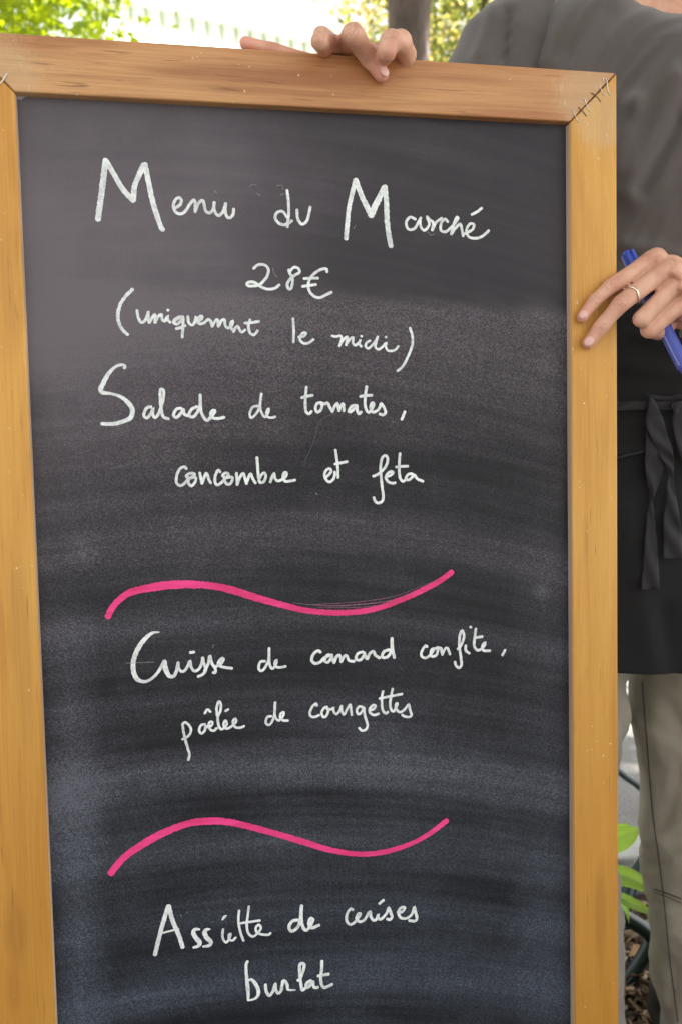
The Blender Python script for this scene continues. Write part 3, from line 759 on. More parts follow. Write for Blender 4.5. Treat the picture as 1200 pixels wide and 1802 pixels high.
word('poêlée', Lz, [[(115, 340), (122, 400), (140, 480), (163, 560), (177, 615), (168, 662)], [(113, 335), (135, 318), (165, 335), (190, 375), (186, 415), (160, 450), (113, 474)], [(318, 335), (284, 345), (266, 392), (288, 421), (318, 392), (326, 350), (345, 362), (378, 348), (388, 318), (366, 314), (352, 345), (368, 383), (400, 395), (428, 372)], [(318, 235), (342, 200), (370, 221)],
     [(432, 255), (426, 185), (446, 125), (466, 152), (460, 215), (438, 268), (442, 335), (465, 380), (495, 368), (520, 335), (508, 300), (490, 335), (508, 372), (545, 367), (585, 335), (606, 308), (596, 284), (577, 305), (582, 345), (610, 366), (650, 365), (677, 352)], [(508, 214), (532, 198)]], 4.4)
word('de after poêlée', Lz, [[(928, 262), (892, 270), (877, 315), (900, 343), (930, 318), (955, 250), (963, 135)], [(963, 135), (958, 230), (970, 282), (1000, 300), (1035, 262), (1040, 226), (1015, 238), (1010, 275), (1035, 300), (1080, 302)]], 4.3)
Mz = (530, 1200, 5.714)
word('courgettes', Mz, [[(160, 237), (150, 217), (112, 250), (88, 310), (102, 345), (140, 351), (180, 333)], [(262, 250), (230, 262), (206, 310), (222, 350), (250, 345), (272, 292), (248, 250), (285, 278), (320, 262), (325, 245), (326, 290), (350, 322), (382, 297), (404, 240)], [(404, 240), (408, 290), (430, 327), (460, 272), (490, 228), (498, 280), (506, 332)],
     [(622, 257), (582, 246), (555, 285), (575, 325), (612, 292), (628, 250), (635, 330), (656, 400), (664, 442), (645, 480), (608, 488), (580, 463)], [(688, 286), (728, 270), (744, 238), (715, 235), (686, 272), (690, 310), (730, 331), (776, 318)], [(820, 92), (808, 150), (808, 230), (820, 290), (850, 316), (868, 300)], [(915, 68), (900, 140), (890, 220), (900, 275), (925, 295), (950, 255), (964, 214), (950, 222), (950, 260), (972, 296), (1002, 300), (1045, 265), (1078, 224), (1090, 280), (1105, 332), (1080, 350), (1040, 347), (1012, 330)], [(785, 165), (900, 142), (1010, 120)]], 4.5)
Nz = (250, 1570, 4.615)
word('capital A', Nz, [['S', (215, 112), (160, 290), (108, 505)], [(220, 112), (250, 230), (298, 340), (332, 445)], [(170, 330, 3.5), (298, 296, 3.5)]], 7.4)
word('ssiette', Nz, [[(470, 302, 3), (438, 300, 6), (418, 325, 7), (440, 370, 8), (470, 408, 8), (458, 436, 6), (420, 448, 4)], [(553, 300, 3), (525, 303, 6), (510, 328, 8), (530, 370, 8), (560, 402, 7), (548, 432, 6), (500, 440, 4)], [(660, 300), (655, 350), (667, 392), (690, 405), (712, 370), (722, 335), (706, 350), (712, 382), (738, 390), (762, 368)], [(655, 222, 3), (670, 200, 5), (690, 188, 2)], [(790, 148), (785, 230), (800, 320), (826, 392)], [(870, 114), (860, 190), (852, 270), (866, 332), (902, 358), (940, 330), (967, 292), (950, 262), (925, 290), (938, 327), (980, 342), (1030, 343), (1044, 330)], [(790, 252), (870, 240), (958, 228)]], 4.3)
Oz = (490, 1570, 4.444)
word('de after Assiette', Oz, [[(152, 217), (112, 225), (85, 265), (100, 303), (138, 287), (168, 235), (182, 105)], [(182, 105), (180, 200), (190, 265), (215, 297), (248, 268), (270, 215), (250, 205), (238, 245), (258, 278), (318, 257)]], 5.6)
word('cerises', Oz, [[(580, 137), (562, 130), (537, 165), (530, 215), (555, 250), (590, 238), (622, 200), (640, 168), (620, 170), (608, 205), (630, 229), (662, 222), (685, 195), (700, 165), (718, 150), (720, 190), (742, 220), (768, 205), (778, 168), (778, 198), (800, 210), (843, 165), (860, 120), (877, 165), (885, 192), (870, 213), (848, 208)], [(787, 88), (818, 62)], [(930, 155), (965, 152), (985, 122), (960, 118), (937, 150), (947, 192), (985, 205), (1025, 188), (1050, 152), (1060, 114), (1070, 160), (1080, 202), (1062, 225), (1020, 220)]], 5)
Pz = (410, 1670, 6)
word('burlat', Pz, [[(155, 130, 5), (142, 160, 5), (142, 230, 5), (150, 330, 6), (160, 430, 6.5), (165, 540, 4)], [(170, 325, 4), (205, 325), (248, 380, 6.5), (272, 450, 6.5), (258, 503), (215, 530, 4), (165, 541, 3)], [(346, 375), (350, 430), (372, 480), (397, 485), (430, 430), (450, 362), (455, 430), (480, 465), (510, 440), (520, 380), (530, 335), (555, 340), (575, 380), (585, 428, 4.5), (660, 430, 2.5)], [(688, 330), (715, 300), (745, 220), (752, 165), (722, 148), (705, 182), (708, 280), (720, 370), (733, 432), (765, 410)], [(822, 330), (780, 360), (775, 398), (800, 400), (830, 355), (845, 340), (850, 390), (870, 406), (898, 402)], [(940, 125), (938, 200), (928, 300), (935, 370), (962, 403), (1000, 394), (1046, 370)], [(900, 282), (955, 272), (1010, 262)]], 5.4)
Wz = (170, 980, 1.846)
word('upper pink wave', Wz, [[(38, 194, 11), (50, 168, 11), (72, 142, 11), (105, 118, 12), (150, 105, 13), (220, 93, 15), (290, 89, 14), (370, 93, 12), (440, 108, 13), (520, 133, 12), (600, 155, 11), (680, 174, 10), (760, 181, 10), (840, 179, 10), (910, 167, 10), (980, 142, 10), (1050, 112, 10), (1110, 80, 10), (1152, 50, 10)]], 12, 'wavy_line', M_PINK, .055, 'upper pink wavy line')
Wz2 = (170, 1420, 1.846)
word('lower pink wave', Wz2, [[(48, 215, 12), (62, 195, 12), (95, 160, 12), (150, 122, 13), (210, 88, 13), (290, 56, 12), (360, 46, 13), (430, 49, 12), (510, 67, 11), (600, 92, 11), (680, 116, 11), (760, 140, 10), (840, 152, 9), (910, 150, 9), (980, 134, 9), (1040, 110, 8), (1090, 80, 9), (1135, 45, 10)]], 12, 'wavy_line', M_PINK, .055, 'lower pink wavy line')
word('scratch', (0, 0, 1), [[(586, 728, 1), (562, 742, 1.2), (553, 775, 1), (535, 815, .7)]], 1, 'scratch', M_FINE, .2, 'fine pale scratch under tomates')
word('crack', (0, 0, 1), [[(150, 793, .8), (178, 805, 1), (208, 822, 1.2), (240, 810, 1), (275, 793, .7)], [(210, 822, 1), (202, 836, .6)]], 1, 'scratch', M_FINE, .2, 'fine branching crack below Salade')
tr = lambda *l: [list(x) for x in l]
for fl in tr([(378, 336, 2), (382, 340, 1.2)], [(440, 328, 1.2), (446, 324, 1), (452, 327, .8)], [(452, 340, 1.2), (458, 344, 1.6)], [(488, 327, 1), (496, 326, 1), (499, 334, .8)], [(494, 343, 1.6), (500, 341, 1.2)], [(752, 408, 1), (758, 414, 1.2), (764, 411, .8)], [(480, 472, 1.2), (483, 482, 1), (488, 487, 1.6)], [(622, 402, 1), (626, 396, .8)],
     [(185, 300, 1), (187, 303, 1)], [(172, 378, 1), (175, 380, .8)], [(556, 868, 2), (558, 870, 1.5)], [(272, 1165, 1), (222, 1167, .8)], [(376, 1134, 1), (375, 1140, 1)], [(690, 742, 1.6), (692, 743, 1)], [(318, 1610, 1.3), (320, 1612, 1)], [(330, 1604, 1), (331, 1606, 1)], [(1000, 1020, 1), (1001, 1050, .8)]):
    word('m', (0, 0, 1), [fl], 1, 'chalk_fleck', M_TRACE, .3, 'small stray chalk fleck')
word('p', (0, 0, 1), tr([(515, 1061, .8), (580, 1066, 1.6), (640, 1063, 2.2), (690, 1056, 1.4), (730, 1041, .8)], [(540, 1064, .7), (620, 1060, 1), (690, 1050, 1), (745, 1030, .8), (775, 1018, .8)], [(560, 1069, .7), (640, 1068, 1.2), (700, 1058, .7)]), 1, 'marker_trace', plain('pink_trace', (.20, .09, .13), .9), .35, 'dry pale trace above the upper pink line')
word('corner', (0, 100, 6), [[(150, 400, 2), (180, 425, 6), (215, 430, 7), (260, 415, 5), (330, 412, 2), (390, 412, 1)], [(215, 430, 4), (230, 455, 1.5)]], 4, 'plaster_drip', plain('grey_filler', (.30, .28, .29), .8), .15, 'grey filler blob in the top left corner')

# ------------------------------------------------------------------ skin, capsules, remesh
def skin_mat():
    g = G('skin')
    n1 = g.noise(scale=38, detail=4, rough=.6); n2 = g.noise(scale=700, detail=2, rough=.6)
    c = g.ramp(n1, [(.3, (.50, .24, .155)), (.5, (.61, .335, .225)), (.72, (.70, .42, .29))])
    for p_, r_, k in CREASE_RED:
        c = g.mix(g.math('MULTIPLY', g.rng(g.spot(p_, r_), 0, .8), k), c, (.66, .27, .20))
    g.set(Roughness=.46, Specular_IOR_Level=.4)
    g.p.inputs['Subsurface Weight'].default_value = .22
    g.p.inputs['Subsurface Radius'].default_value = (1, .35, .2)
    g.p.inputs['Subsurface Scale'].default_value = .006
    h = g.math('ADD', g.math('MULTIPLY', n2, .25), g.math('MULTIPLY', g.voro(scale=420), .25)); lines = None
    for p_, ax, r_ in CREASES:
        s_ = g.rng(g.spot(p_, r_), 0, .7)
        m = g.new('ShaderNodeVectorMath', operation='DOT_PRODUCT')
        g.put(m.inputs[0], g.obj); m.inputs[1].default_value = ax
        t_ = g.math('MULTIPLY', g.math('ADD', m.outputs['Value'], g.math('MULTIPLY', g.noise(scale=210, detail=3), .0085)), 2 * math.pi / .0062)
        wv = g.math('POWER', g.math('ABSOLUTE', g.math('SINE', t_)), .6)
        h = g.math('ADD', h, g.math('MULTIPLY', g.math('MULTIPLY', wv, s_), 1.5))
        ln = g.math('MULTIPLY', g.math('SUBTRACT', 1.0, g.rng(wv, .2, .8)), g.rng(s_, .15, .7))
        c = g.mix(g.math('MULTIPLY', ln, .42), c, (.36, .15, .10))
    g.set(Base_Color=c)
    g.bump(h, .55, .0006)
    return g.m
CREASES, CREASE_RED = [], []

def ico(bm, c, r, sub=2, sc=None, rot=None):
    m = Matrix.Translation(c) @ (rot.to_4x4() if rot else Matrix()) @ (Matrix.Diagonal((*sc, 1)) if sc else Matrix())
    bmesh.ops.create_icosphere(bm, subdivisions=sub, radius=r, matrix=m)

def cone_cap(bm, a, b, ra, rb, n=16):
    a, b = Vector(a), Vector(b)
    ico(bm, a, ra, 3); ico(bm, b, rb, 3)
    d = b - a
    L = d.length
    if L < 1e-5: return
    t = d / L
    # tangent cone between the two spheres
    s_ = (ra - rb) / L
    s_ = max(-.95, min(.95, s_)); c_ = math.sqrt(1 - s_ * s_)
    u = t.orthogonal().normalized(); v = t.cross(u)
    A, B_ = [], []
    for k in range(n):
        an = 2 * math.pi * k / n; e = u * math.cos(an) + v * math.sin(an)
        A.append(bm.verts.new(a + t * ra * s_ + e * ra * c_)); B_.append(bm.verts.new(b + t * rb * s_ + e * rb * c_))
    for k in range(n):
        j = (k + 1) % n; bm.faces.new((A[k], A[j], B_[j], B_[k]))
    bm.faces.new(A[::-1]); bm.faces.new(B_)

def finger(bm, pts):
    Q = [pts[0], pts[1]]
    for (a, ra), (b, rb) in zip(pts[1:-1], pts[2:]):
        Q += [(a.lerp(b, .5), (ra + rb) / 2 * .93), (b, rb * (1.04 if b is not pts[-1][0] else 1))]
    chain(bm, Q)

def chain(bm, pts):
    """pts: list of (Vector, radius)"""
    for (a, ra), (b, rb) in zip(pts[:-1], pts[1:]): cone_cap(bm, a, b, ra, rb)

def remeshed(bm, voxel, smooth_it, fac=.5):
    me = bpy.data.meshes.new('tmp'); bm.to_mesh(me); bm.free()
    o = bpy.data.objects.new('tmp', me); col.objects.link(o)
    r_ = o.modifiers.new('r', 'REMESH'); r_.mode = 'VOXEL'; r_.voxel_size = voxel; r_.adaptivity = 0
    s_ = o.modifiers.new('s', 'SMOOTH'); s_.factor = fac; s_.iterations = smooth_it
    dg = bpy.context.evaluated_depsgraph_get()
    ev = o.evaluated_get(dg); m2 = ev.to_mesh()
    V = np.zeros(len(m2.vertices) * 3); m2.vertices.foreach_get('co', V); V = V.reshape(-1, 3)
    F = [tuple(p.vertices) for p in m2.polygons]
    ev.to_mesh_clear()
    bpy.data.objects.remove(o, do_unlink=True); bpy.data.meshes.remove(me)
    return V, F

fd = lambda px, py, dy=0.: on_board(px, py, dy)[2]      # axial depth of frame plane

# person's left hand (right of picture): index and middle finger laid on the right stile
LH = {}
LH['index'] = [(at(1290, 560, .885), .019), (at(1147, 457, .872), .0105), (at(1074, 504, fd(1074, 504) - .009), .0079), (at(1045, 530, fd(1045, 530) - .0075), .0069), (at(1024, 558, fd(1024, 558) - .0062), .0060)]
LH['middle'] = [(at(1290, 570, .885), .019), (at(1172, 474, .862), .0108), (at(1092, 534, fd(1092, 534) - .017), .0088), (at(1056, 576, fd(1056, 576) - .0105), .0079), (at(1034, 604, fd(1034, 604) - .0064), .0064)]
LH['ring'] = [(at(1290, 585, .885), .018), (at(1188, 500, .864), .0105), (at(1128, 561, .856), .0086), (at(1136, 566, .878), .0078), (at(1158, 556, .892), .0068)]
LH['pinky'] = [(at(1295, 595, .888), .017), (at(1205, 528, .870), .0105), (at(1142, 580, .866), .0090), (at(1158, 585, .884), .0080), (at(1176, 575, .892), .0068)]
LH['thumb'] = [(at(1280, 560, .90), .018), (at(1200, 520, .905), .013), (at(1135, 505, .915), .0098), (at(1085, 505, .917), .0085)]
bm = bmesh.new()
for k, c in LH.items(): finger(bm, c)
# knuckles and back of hand
for (px, py, d, r_) in ((1154, 455, .871, .0112), (1180, 476, .862, .0112), (1196, 503, .862, .0108), (1212, 532, .869, .0105)): ico(bm, at(px, py, d), r_, 3)
chain(bm, [(at(1170, 490, .872), .013), (at(1285, 575, .885), .021)])
chain(bm, [(at(1195, 540, .880), .013), (at(1285, 585, .888), .020)])
chain(bm, [(at(1160, 480, .882), .012), (at(1200, 560, .892), .012)])
chain(bm, [(at(1160, 462, .873), .0110), (at(1183, 482, .866), .0112), (at(1200, 510, .868), .0108), (at(1212, 534, .874), .0105)])
chain(bm, [(at(1180, 470, .872), .0125), (at(1255, 520, .876), .018)])
for (a_, b_, d_) in ((1158, 457, .8605), (1183, 478, .8505), (1199, 504, .8515)): chain(bm, [(at(a_, b_, d_), .0040), (at(a_ + 60, b_ + 38, d_ + .0035), .0035), (at(1275, 560, .868), .004)])
EL = Vector((.665, 1.01, 1.16))
wristL = at(1290, 575, .886)
chain(bm, [(wristL, .023), (wristL.lerp(EL, .35), .029), (wristL.lerp(EL, .6), .034)])
HLV, HLF = remeshed(bm, .0013, 6)

# person's right hand (on the top rail)
RHc = {}
RHc['pinky'] = [(at(640, 150, .855), .012), (at(540, 108, .818), .0080), (at(480, 88, .803), .0068), (at(433, 76, .795), .0063)]
RHc['ring'] = [(at(640, 150, .86), .012), (at(596, 84, .815), .0095), (at(566, 64, .776), .0086), (at(563, 72, .766), .0083), (at(571, 87, fd(571, 87) - .0035), .0072)]
RHc['middle'] = [(at(660, 150, .86), .013), (at(606, 84, .822), .0105), (at(621, 62, .776), .0106), (at(650, 101, fd(650, 101) - .009), .0093), (at(671, 132, fd(671, 132) - .0066), .0070)]
RHc['index'] = [(at(690, 150, .86), .014), (at(715, 96, .812), .0098), (at(704, 74, .788), .0108), (at(688, 72, .776), .0100), (at(680, 92, .770), .0085), (at(677, 102, fd(677, 102) - .0055), .0072)]
RHc['thumb'] = [(at(700, 200, .87), .014), (at(640, 190, .835), .0105), (at(590, 170, .822), .0090)]
bm = bmesh.new()
for k, c in RHc.items(): finger(bm, c)
chain(bm, [(at(600, 92, .82), .010), (at(712, 100, .822), .011)])
ER = Vector((.118, 1.13, 1.185))
wristR = at(690, 240, .90)
chain(bm, [(at(640, 150, .858), .016), (wristR, .022)]); chain(bm, [(at(690, 150, .858), .017), (wristR, .022)])
chain(bm, [(wristR, .022), (wristR.lerp(ER, .5), .031)])
HRV, HRF = remeshed(bm, .0014, 5)

# ---- body under the clothes
PC = Vector((.425, 1.165, 0))                      # person stands here
person = empty('person', PC)
tag(person, 'person in a dark grey t-shirt and black waist apron holding the board with both hands', 'person')
bm = bmesh.new()
P3 = lambda x, y, z: Vector((PC.x + x, PC.y + y, z))
SL, SR = P3(.185, -.01, 1.455), P3(-.19, -.01, 1.455)
chain(bm, [(P3(0, 0, 1.0), .11), (P3(0, .01, 1.2), .10), (P3(0, 0, 1.38), .105)])
chain(bm, [(P3(-.07, 0, .97), .095), (P3(.07, 0, .97), .095)])
chain(bm, [(P3(-.11, 0, 1.40), .075), (P3(.11, 0, 1.40), .075)])
chain(bm, [(SL, .05), (P3(0, .01, 1.455), .06)]); chain(bm, [(SR, .05), (P3(0, .01, 1.455), .06)])
chain(bm, [(SL, .052), (EL, .036)]); chain(bm, [(SR, .052), (ER, .036)])
chain(bm, [(EL, .037), (wristL.lerp(EL, .6), .036), (wristL.lerp(EL, .3), .026)])
chain(bm, [(ER, .037), (wristR.lerp(ER, .6), .035), (wristR.lerp(ER, .3), .026)])
HC = P3(-.0, -.015, 1.665)
chain(bm, [(P3(0, .0, 1.44), .062), (P3(0, .0, 1.56), .056)])
ico(bm, HC, 1, 4, (.074, .093, .108)); ico(bm, HC + Vector((0, .02, .03)), 1, 4, (.078, .092, .085))
chain(bm, [(HC + Vector((-.035, -.045, -.075)), .028), (HC + Vector((.0, -.07, -.088)), .022)]); chain(bm, [(HC + Vector((.035, -.045, -.075)), .028), (HC + Vector((0, -.07, -.088)), .022)])
chain(bm, [(HC + Vector((0, -.088, .015)), .008), (HC + Vector((0, -.108, -.02)), .012)])
ico(bm, HC + Vector((-.012, -.098, -.023)), .008, 2); ico(bm, HC + Vector((.012, -.098, -.023)), .008, 2)
chain(bm, [(HC + Vector((-.02, -.086, -.052)), .006), (HC + Vector((0, -.093, -.049)), .007), (HC + Vector((.02, -.086, -.052)), .006)])
chain(bm, [(HC + Vector((-.018, -.085, -.062)), .006), (HC + Vector((0, -.091, -.063)), .008), (HC + Vector((.018, -.085, -.062)), .006)])
for s in (-1, 1):
    ico(bm, HC + Vector((s * .077, .005, -.01)), 1, 3, (.010, .019, .030))
    chain(bm, [(HC + Vector((s * .015, -.089, .028)), .007), (HC + Vector((s * .05, -.077, .026)), .006)])
for s, hx in ((-1, -.085), (1, .085)):
    chain(bm, [(P3(hx, 0, .90), .085), (P3(s * .105, -.01, .50), .055), (P3(s * .105, .02, .32), .052), (P3(s * .105, .02, .09), .037)])
    chain(bm, [(P3(s * .105, .02, .06), .036), (P3(s * .11, -.10, .035), .028)])
BV, BF = remeshed(bm, .006, 4)
V = list(map(tuple, np.vstack([BV, HLV, HRV]) - np.array(PC)))
n0, n1_ = len(BV), len(BV) + len(HLV)
F = BF + [tuple(i + n0 for i in f) for f in HLF] + [tuple(i + n1_ for i in f) for f in HRF]
def cr(p, a, b, r_): CREASES.append((tuple(p - PC), tuple((b - a).normalized()), r_))
for h, nm, js in ((LH, 'index', (2, 3)), (LH, 'middle', (2, 3)), (RHc, 'middle', (2, 3)), (RHc, 'ring', (3,)), (RHc, 'index', (3,))):
    for j in js: cr(h[nm][j][0] - FWD * .008, h[nm][j][0], h[nm][j + 1][0], .0125 if j == 2 else .009)
for h, nm in ((LH, 'index'), (LH, 'middle'), (RHc, 'middle'), (RHc, 'ring'), (RHc, 'index'), (RHc, 'pinky')):
    CREASE_RED.append((tuple(h[nm][-1][0] - PC), .022, .62))
for nm in ('index', 'middle'): CREASE_RED.append((tuple(LH[nm][2][0] - PC), .014, .35))
CREASE_RED.append((tuple(RHc['pinky'][1][0] - PC), .04, .5))
M_SKIN = skin_mat()
body = mesh_obj('body', V, F, M_SKIN, person, smooth=True)
M_NAIL = plain('nail', (.68, .40, .33), .25)
def nail(p, along, out, ln, wd):
    bm = bmesh.new()
    al = along.normalized(); ou = (out - al * out.dot(al)).normalized(); si = al.cross(ou)
    m = Matrix(((si.x, al.x, ou.x, p.x - PC.x), (si.y, al.y, ou.y, p.y - PC.y), (si.z, al.z, ou.z, p.z - PC.z), (0, 0, 0, 1)))
    bmesh.ops.create_uvsphere(bm, u_segments=20, v_segments=10, radius=1, matrix=m @ Matrix.Diagonal((wd, ln, .0016, 1)))
    bm_obj('fingernail', bm, M_NAIL, body, smooth=True)
def tipnail(ch, outv, ln=.0058, wd=.0047, lift=.86, back=.15):
    (a, ra), (b, rb) = ch[-2], ch[-1]
    al = (b - a).normalized(); ou = outv - al * outv.dot(al); ou.normalize()
    nail(b - al * rb * back + ou * rb * lift, al, ou, ln, wd)
tipnail(LH['index'], -FWD + UP * .25 - RIGHT * .1, .0050, .0042, .90)
tipnail(LH['middle'], -FWD + UP * .1 - RIGHT * .15, .0056, .0046, .90)
tipnail(RHc['middle'], -FWD + RIGHT * .35 + UP * .2, .0058, .0048, .9)
tipnail(RHc['index'], -FWD - RIGHT * .55 + UP * .2, .0052, .0042, .9)
tipnail(RHc['ring'], -FWD * .6 - RIGHT * .9 + UP * .3, .005, .004, .9)

# ring on the middle finger
a, b = LH['middle'][1][0], LH['middle'][2][0]
rc = a.lerp(b, .74); rt = (b - a).normalized(); rt = (rt - FWD * rt.dot(FWD) * .75).normalized(); rr_ = .0108 + (.0088 - .0108) * .74 + .0006
V, F = [], []
u = rt.orthogonal().normalized(); v = rt.cross(u)
for i in range(48):
    an = 2 * math.pi * i / 48
    wob = math.sin(an * 3 + 1) * .0012
    for j in range(8):
        aj = 2 * math.pi * j / 8
        rad = rr_ + .0007 * math.cos(aj)
        V.append(rc + (u * math.cos(an) + v * math.sin(an)) * rad + rt * (.0011 * math.sin(aj) + wob) - PC)
for i in range(48):
    for j in range(8): F.append((i * 8 + j, i * 8 + (j + 1) % 8, ((i + 1) % 48) * 8 + (j + 1) % 8, ((i + 1) % 48) * 8 + j))
ringo = mesh_obj('finger_ring', V, F, plain('ring_gold', (.80, .72, .58), .22, Metallic=1.), person, smooth=True)
ringo['label'] = 'thin wavy ring'

# hair and eyes
g = G('hair'); nh = g.noise(g.map((90, 90, 6)), 1, 3)
g.set(Base_Color=g.ramp(nh, [(.3, (.018, .010, .006)), (.7, (.06, .035, .02))]), Roughness=.5); M_HAIR = g.m
bm = bmesh.new()
ico(bm, HC + Vector((0, .03, .035)), 1, 4, (.088, .098, .092)); chain(bm, [(HC + Vector((0, .085, .02)), .05), (HC + Vector((0, .095, -.08)), .042)])
ico(bm, HC + Vector((0, .145, .06)), .036, 3)
HV, HF = remeshed(bm, .004, 4)
mesh_obj('hair', [tuple(x) for x in HV - np.array(PC)], HF, M_HAIR, person, smooth=True)
M_EYE = plain('eye_white', (.8, .78, .75), .2); M_IRIS = plain('iris', (.06, .035, .02), .15)
for s in (-1, 1):
    bm = bmesh.new(); ico(bm, HC - PC + Vector((s * .031, -.075, .008)), .0125, 3); e = bm_obj('eye', bm, M_EYE, body, smooth=True)

# ------------------------------------------------------------------ clothes
def seg_dist(px, py, s):
    x1, y1, x2, y2 = s[:4]
    dx, dy = x2 - x1, y2 - y1
    t = ((px - x1) * dx + (py - y1) * dy) / (dx * dx + dy * dy)
    tc = max(0, min(1, t))
    return math.hypot(px - x1 - dx * tc, py - y1 - dy * tc)

def loft(name, rings, nu, nv, mat, folds=(), parent=None, wr=.004, thick=.0, seed=0, ex=2.3, closed=True, a0=0, a1=2 * math.pi, wsc=1.0, origin=None, direc=None):
    """rings: rows (z, cx, cy, ax, ay) in person space; folds: photo-space creases baked into the cloth (x1,y1,x2,y2,width,amp)"""
    Rg = crm(rings, max(1, nv // (len(rings) - 1)))
    V = []
    nU = nu if closed else nu + 1
    org = person.location
    for row in Rg:
        z, cx, cy, ax, ay = row
        for k in range(nU):
            an = a0 + (a1 - a0) * k / nu
            c_, s_ = math.cos(an), math.sin(an)
            p = Vector((cx + ax * math.copysign(abs(c_) ** (2 / ex), c_), cy + ay * math.copysign(abs(s_) ** (2 / ex), s_), z))
            nrm = Vector((c_ / max(ax, .02), s_ / max(ay, .02), 0)).normalized()
            q = Vector((p.x * 9 + seed, p.y * 9, p.z * 5)) * wsc
            d = (abs(mnoise.noise(q)) * -1.3 + .35 + mnoise.noise(q * 2.4 + Vector((4, 2, seed))) * .35 + abs(mnoise.noise(q * 5.1 + Vector((9, 2, seed)))) * -.25) * wr
            if direc:
                th, fa, fb, am = direc
                al_ = p.x * math.sin(th) + p.z * math.cos(th); ac_ = p.x * math.cos(th) - p.z * math.sin(th)
                wq = mnoise.noise(Vector((p.x * 6, p.y * 6, p.z * 6 + seed))) * .9
                w_ = mnoise.noise(Vector((ac_ * fa + wq, p.y * 3, al_ * fb + seed)))
                w2_ = mnoise.noise(Vector((ac_ * fa * 2.3 + wq * 2, p.y * 5, al_ * fb * 1.7 + seed + 7)))
                d += am * ((.30 - abs(w_)) * 2.0 + (.25 - abs(w2_)) * .7)
            if folds and s_ < .4:
                px, py = to_px(p + org)
                for f in folds:
                    ds = seg_dist(px, py, f)
                    if ds < f[4] * 3: d += f[5] * math.exp(-(ds / f[4]) ** 2)
            V.append(p + nrm * d)
    F = []
    nr = len(Rg)
    for i in range(nr - 1):
        for k in range(nu if closed else nu):
            k2 = (k + 1) % nU if closed else k + 1
            F.append((i * nU + k, i * nU + k2, (i + 1) * nU + k2, (i + 1) * nU + k))
    o = mesh_obj(name, V, F, mat, parent or person, smooth=True)
    if thick:
        s = o.modifiers.new('solid', 'SOLIDIFY'); s.thickness = thick; s.offset = -1
    return o

def cloth(name, c1, c2, weave, rough=.9, bs=.35):
    g = G(name)
    n1 = g.noise(scale=6, detail=5, rough=.65); n2 = g.noise(scale=weave, detail=2, rough=.7)
    wv = g.new('ShaderNodeTexWave'); g.put(wv.inputs['Vector'], g.map((1, 1, 1), rot=(0, R(35), 0))); wv.inputs['Scale'].default_value = weave * .9
    c = g.mix(g.rng(n1, .3, .7), c1, c2)
    c = g.mix(g.math('MULTIPLY', g.rng(n2, .35, .7), .35), c, tuple(x * .55 for x in c1))
    g.set(Base_Color=c, Roughness=rough)
    g.p.inputs['Sheen Weight'].default_value = .25 if c1[0] > .03 else .03
    g.p.inputs['Sheen Roughness'].default_value = .5
    g.bump(g.math('ADD', n2, g.math('MULTIPLY', wv.outputs['Fac'], .3)), bs, .0006)
    return g.m
M_TEE = cloth('tee_cotton', (.080, .066, .058), (.108, .090, .079), 900)
M_TEE2 = cloth('tee_collar', (.095, .083, .077), (.12, .105, .097), 900)
M_APR = cloth('apron_black', (.0038, .0036, .0038), (.0075, .007, .0075), 700, .9, .6)
M_TIE = cloth('apron_tie', (.017, .016, .018), (.030, .028, .030), 700, .85)
M_TRO = cloth('trouser_canvas', (.31, .275, .21), (.42, .38, .30), 800)
M_SEAM = plain('seam_thread', (.05, .045, .04), .9)

tee_folds = [(1215, 60, 1110, 190, 20, .008), (1110, 190, 1088, 300, 20, .007), (1190, 150, 1105, 340, 24, .010), (1200, 215, 1125, 330, 18, -.009),
             (1060, 20, 1000, 90, 20, -.004), (1000, 5, 960, 110, 18, .003), (1100, 520, 1200, 555, 14, .005), (1095, 430, 1200, 455, 14, .005)]
tee = loft('t_shirt', [(.985, 0, 0, .185, .128), (1.05, 0, 0, .185, .130), (1.15, 0, 0, .188, .130), (1.28, 0, 0, .203, .134), (1.37, 0, 0, .214, .134), (1.425, 0, .002, .212, .125), (1.462, 0, .006, .195, .108), (1.487, 0, .010, .150, .086), (1.502, 0, .014, .105, .072), (1.510, 0, .016, .078, .066)],
           320, 220, M_TEE, [(a, b, c, d, e, f * 1.6) for a, b, c, d, e, f in tee_folds], wr=.0012, seed=2, ex=2.5, thick=.0012, direc=(.42, 19, 3.4, .0105))
# open the front of the neck: pull the neckline down and outwards
for v in tee.data.vertices:
    x_, y_, z_ = v.co
    if z_ > 1.40 and y_ < .03:
        t = max(0, 1 - (x_ / .105) ** 2) * max(0, (z_ - 1.40) / .11)
        v.co.z -= .055 * t
# collar band along the neckline
nU = 260; nv_ = len(tee.data.vertices) // nU
top = [tee.data.vertices[(nv_ - 1) * nU + k].co.copy() for k in range(nU)]
V, F = [], []
for k in range(nU):
    p = top[k]; q = tee.data.vertices[(nv_ - 6) * nU + k].co
    dn = (q - p).normalized()
    out = Vector((p.x, p.y, 0)).normalized()
    for t_, o_ in ((-.006, .000), (-.003, .0024), (.006, .0034), (.014, .0032), (.018, .0018), (.0185, -.001)):
        V.append(p + dn * t_ + out * o_)
for k in range(nU):
    for j in range(5): F.append((k * 6 + j, k * 6 + j + 1, ((k + 1) % nU) * 6 + j + 1, ((k + 1) % nU) * 6 + j))
mesh_obj('collar', V, F, M_TEE2, tee, smooth=True)
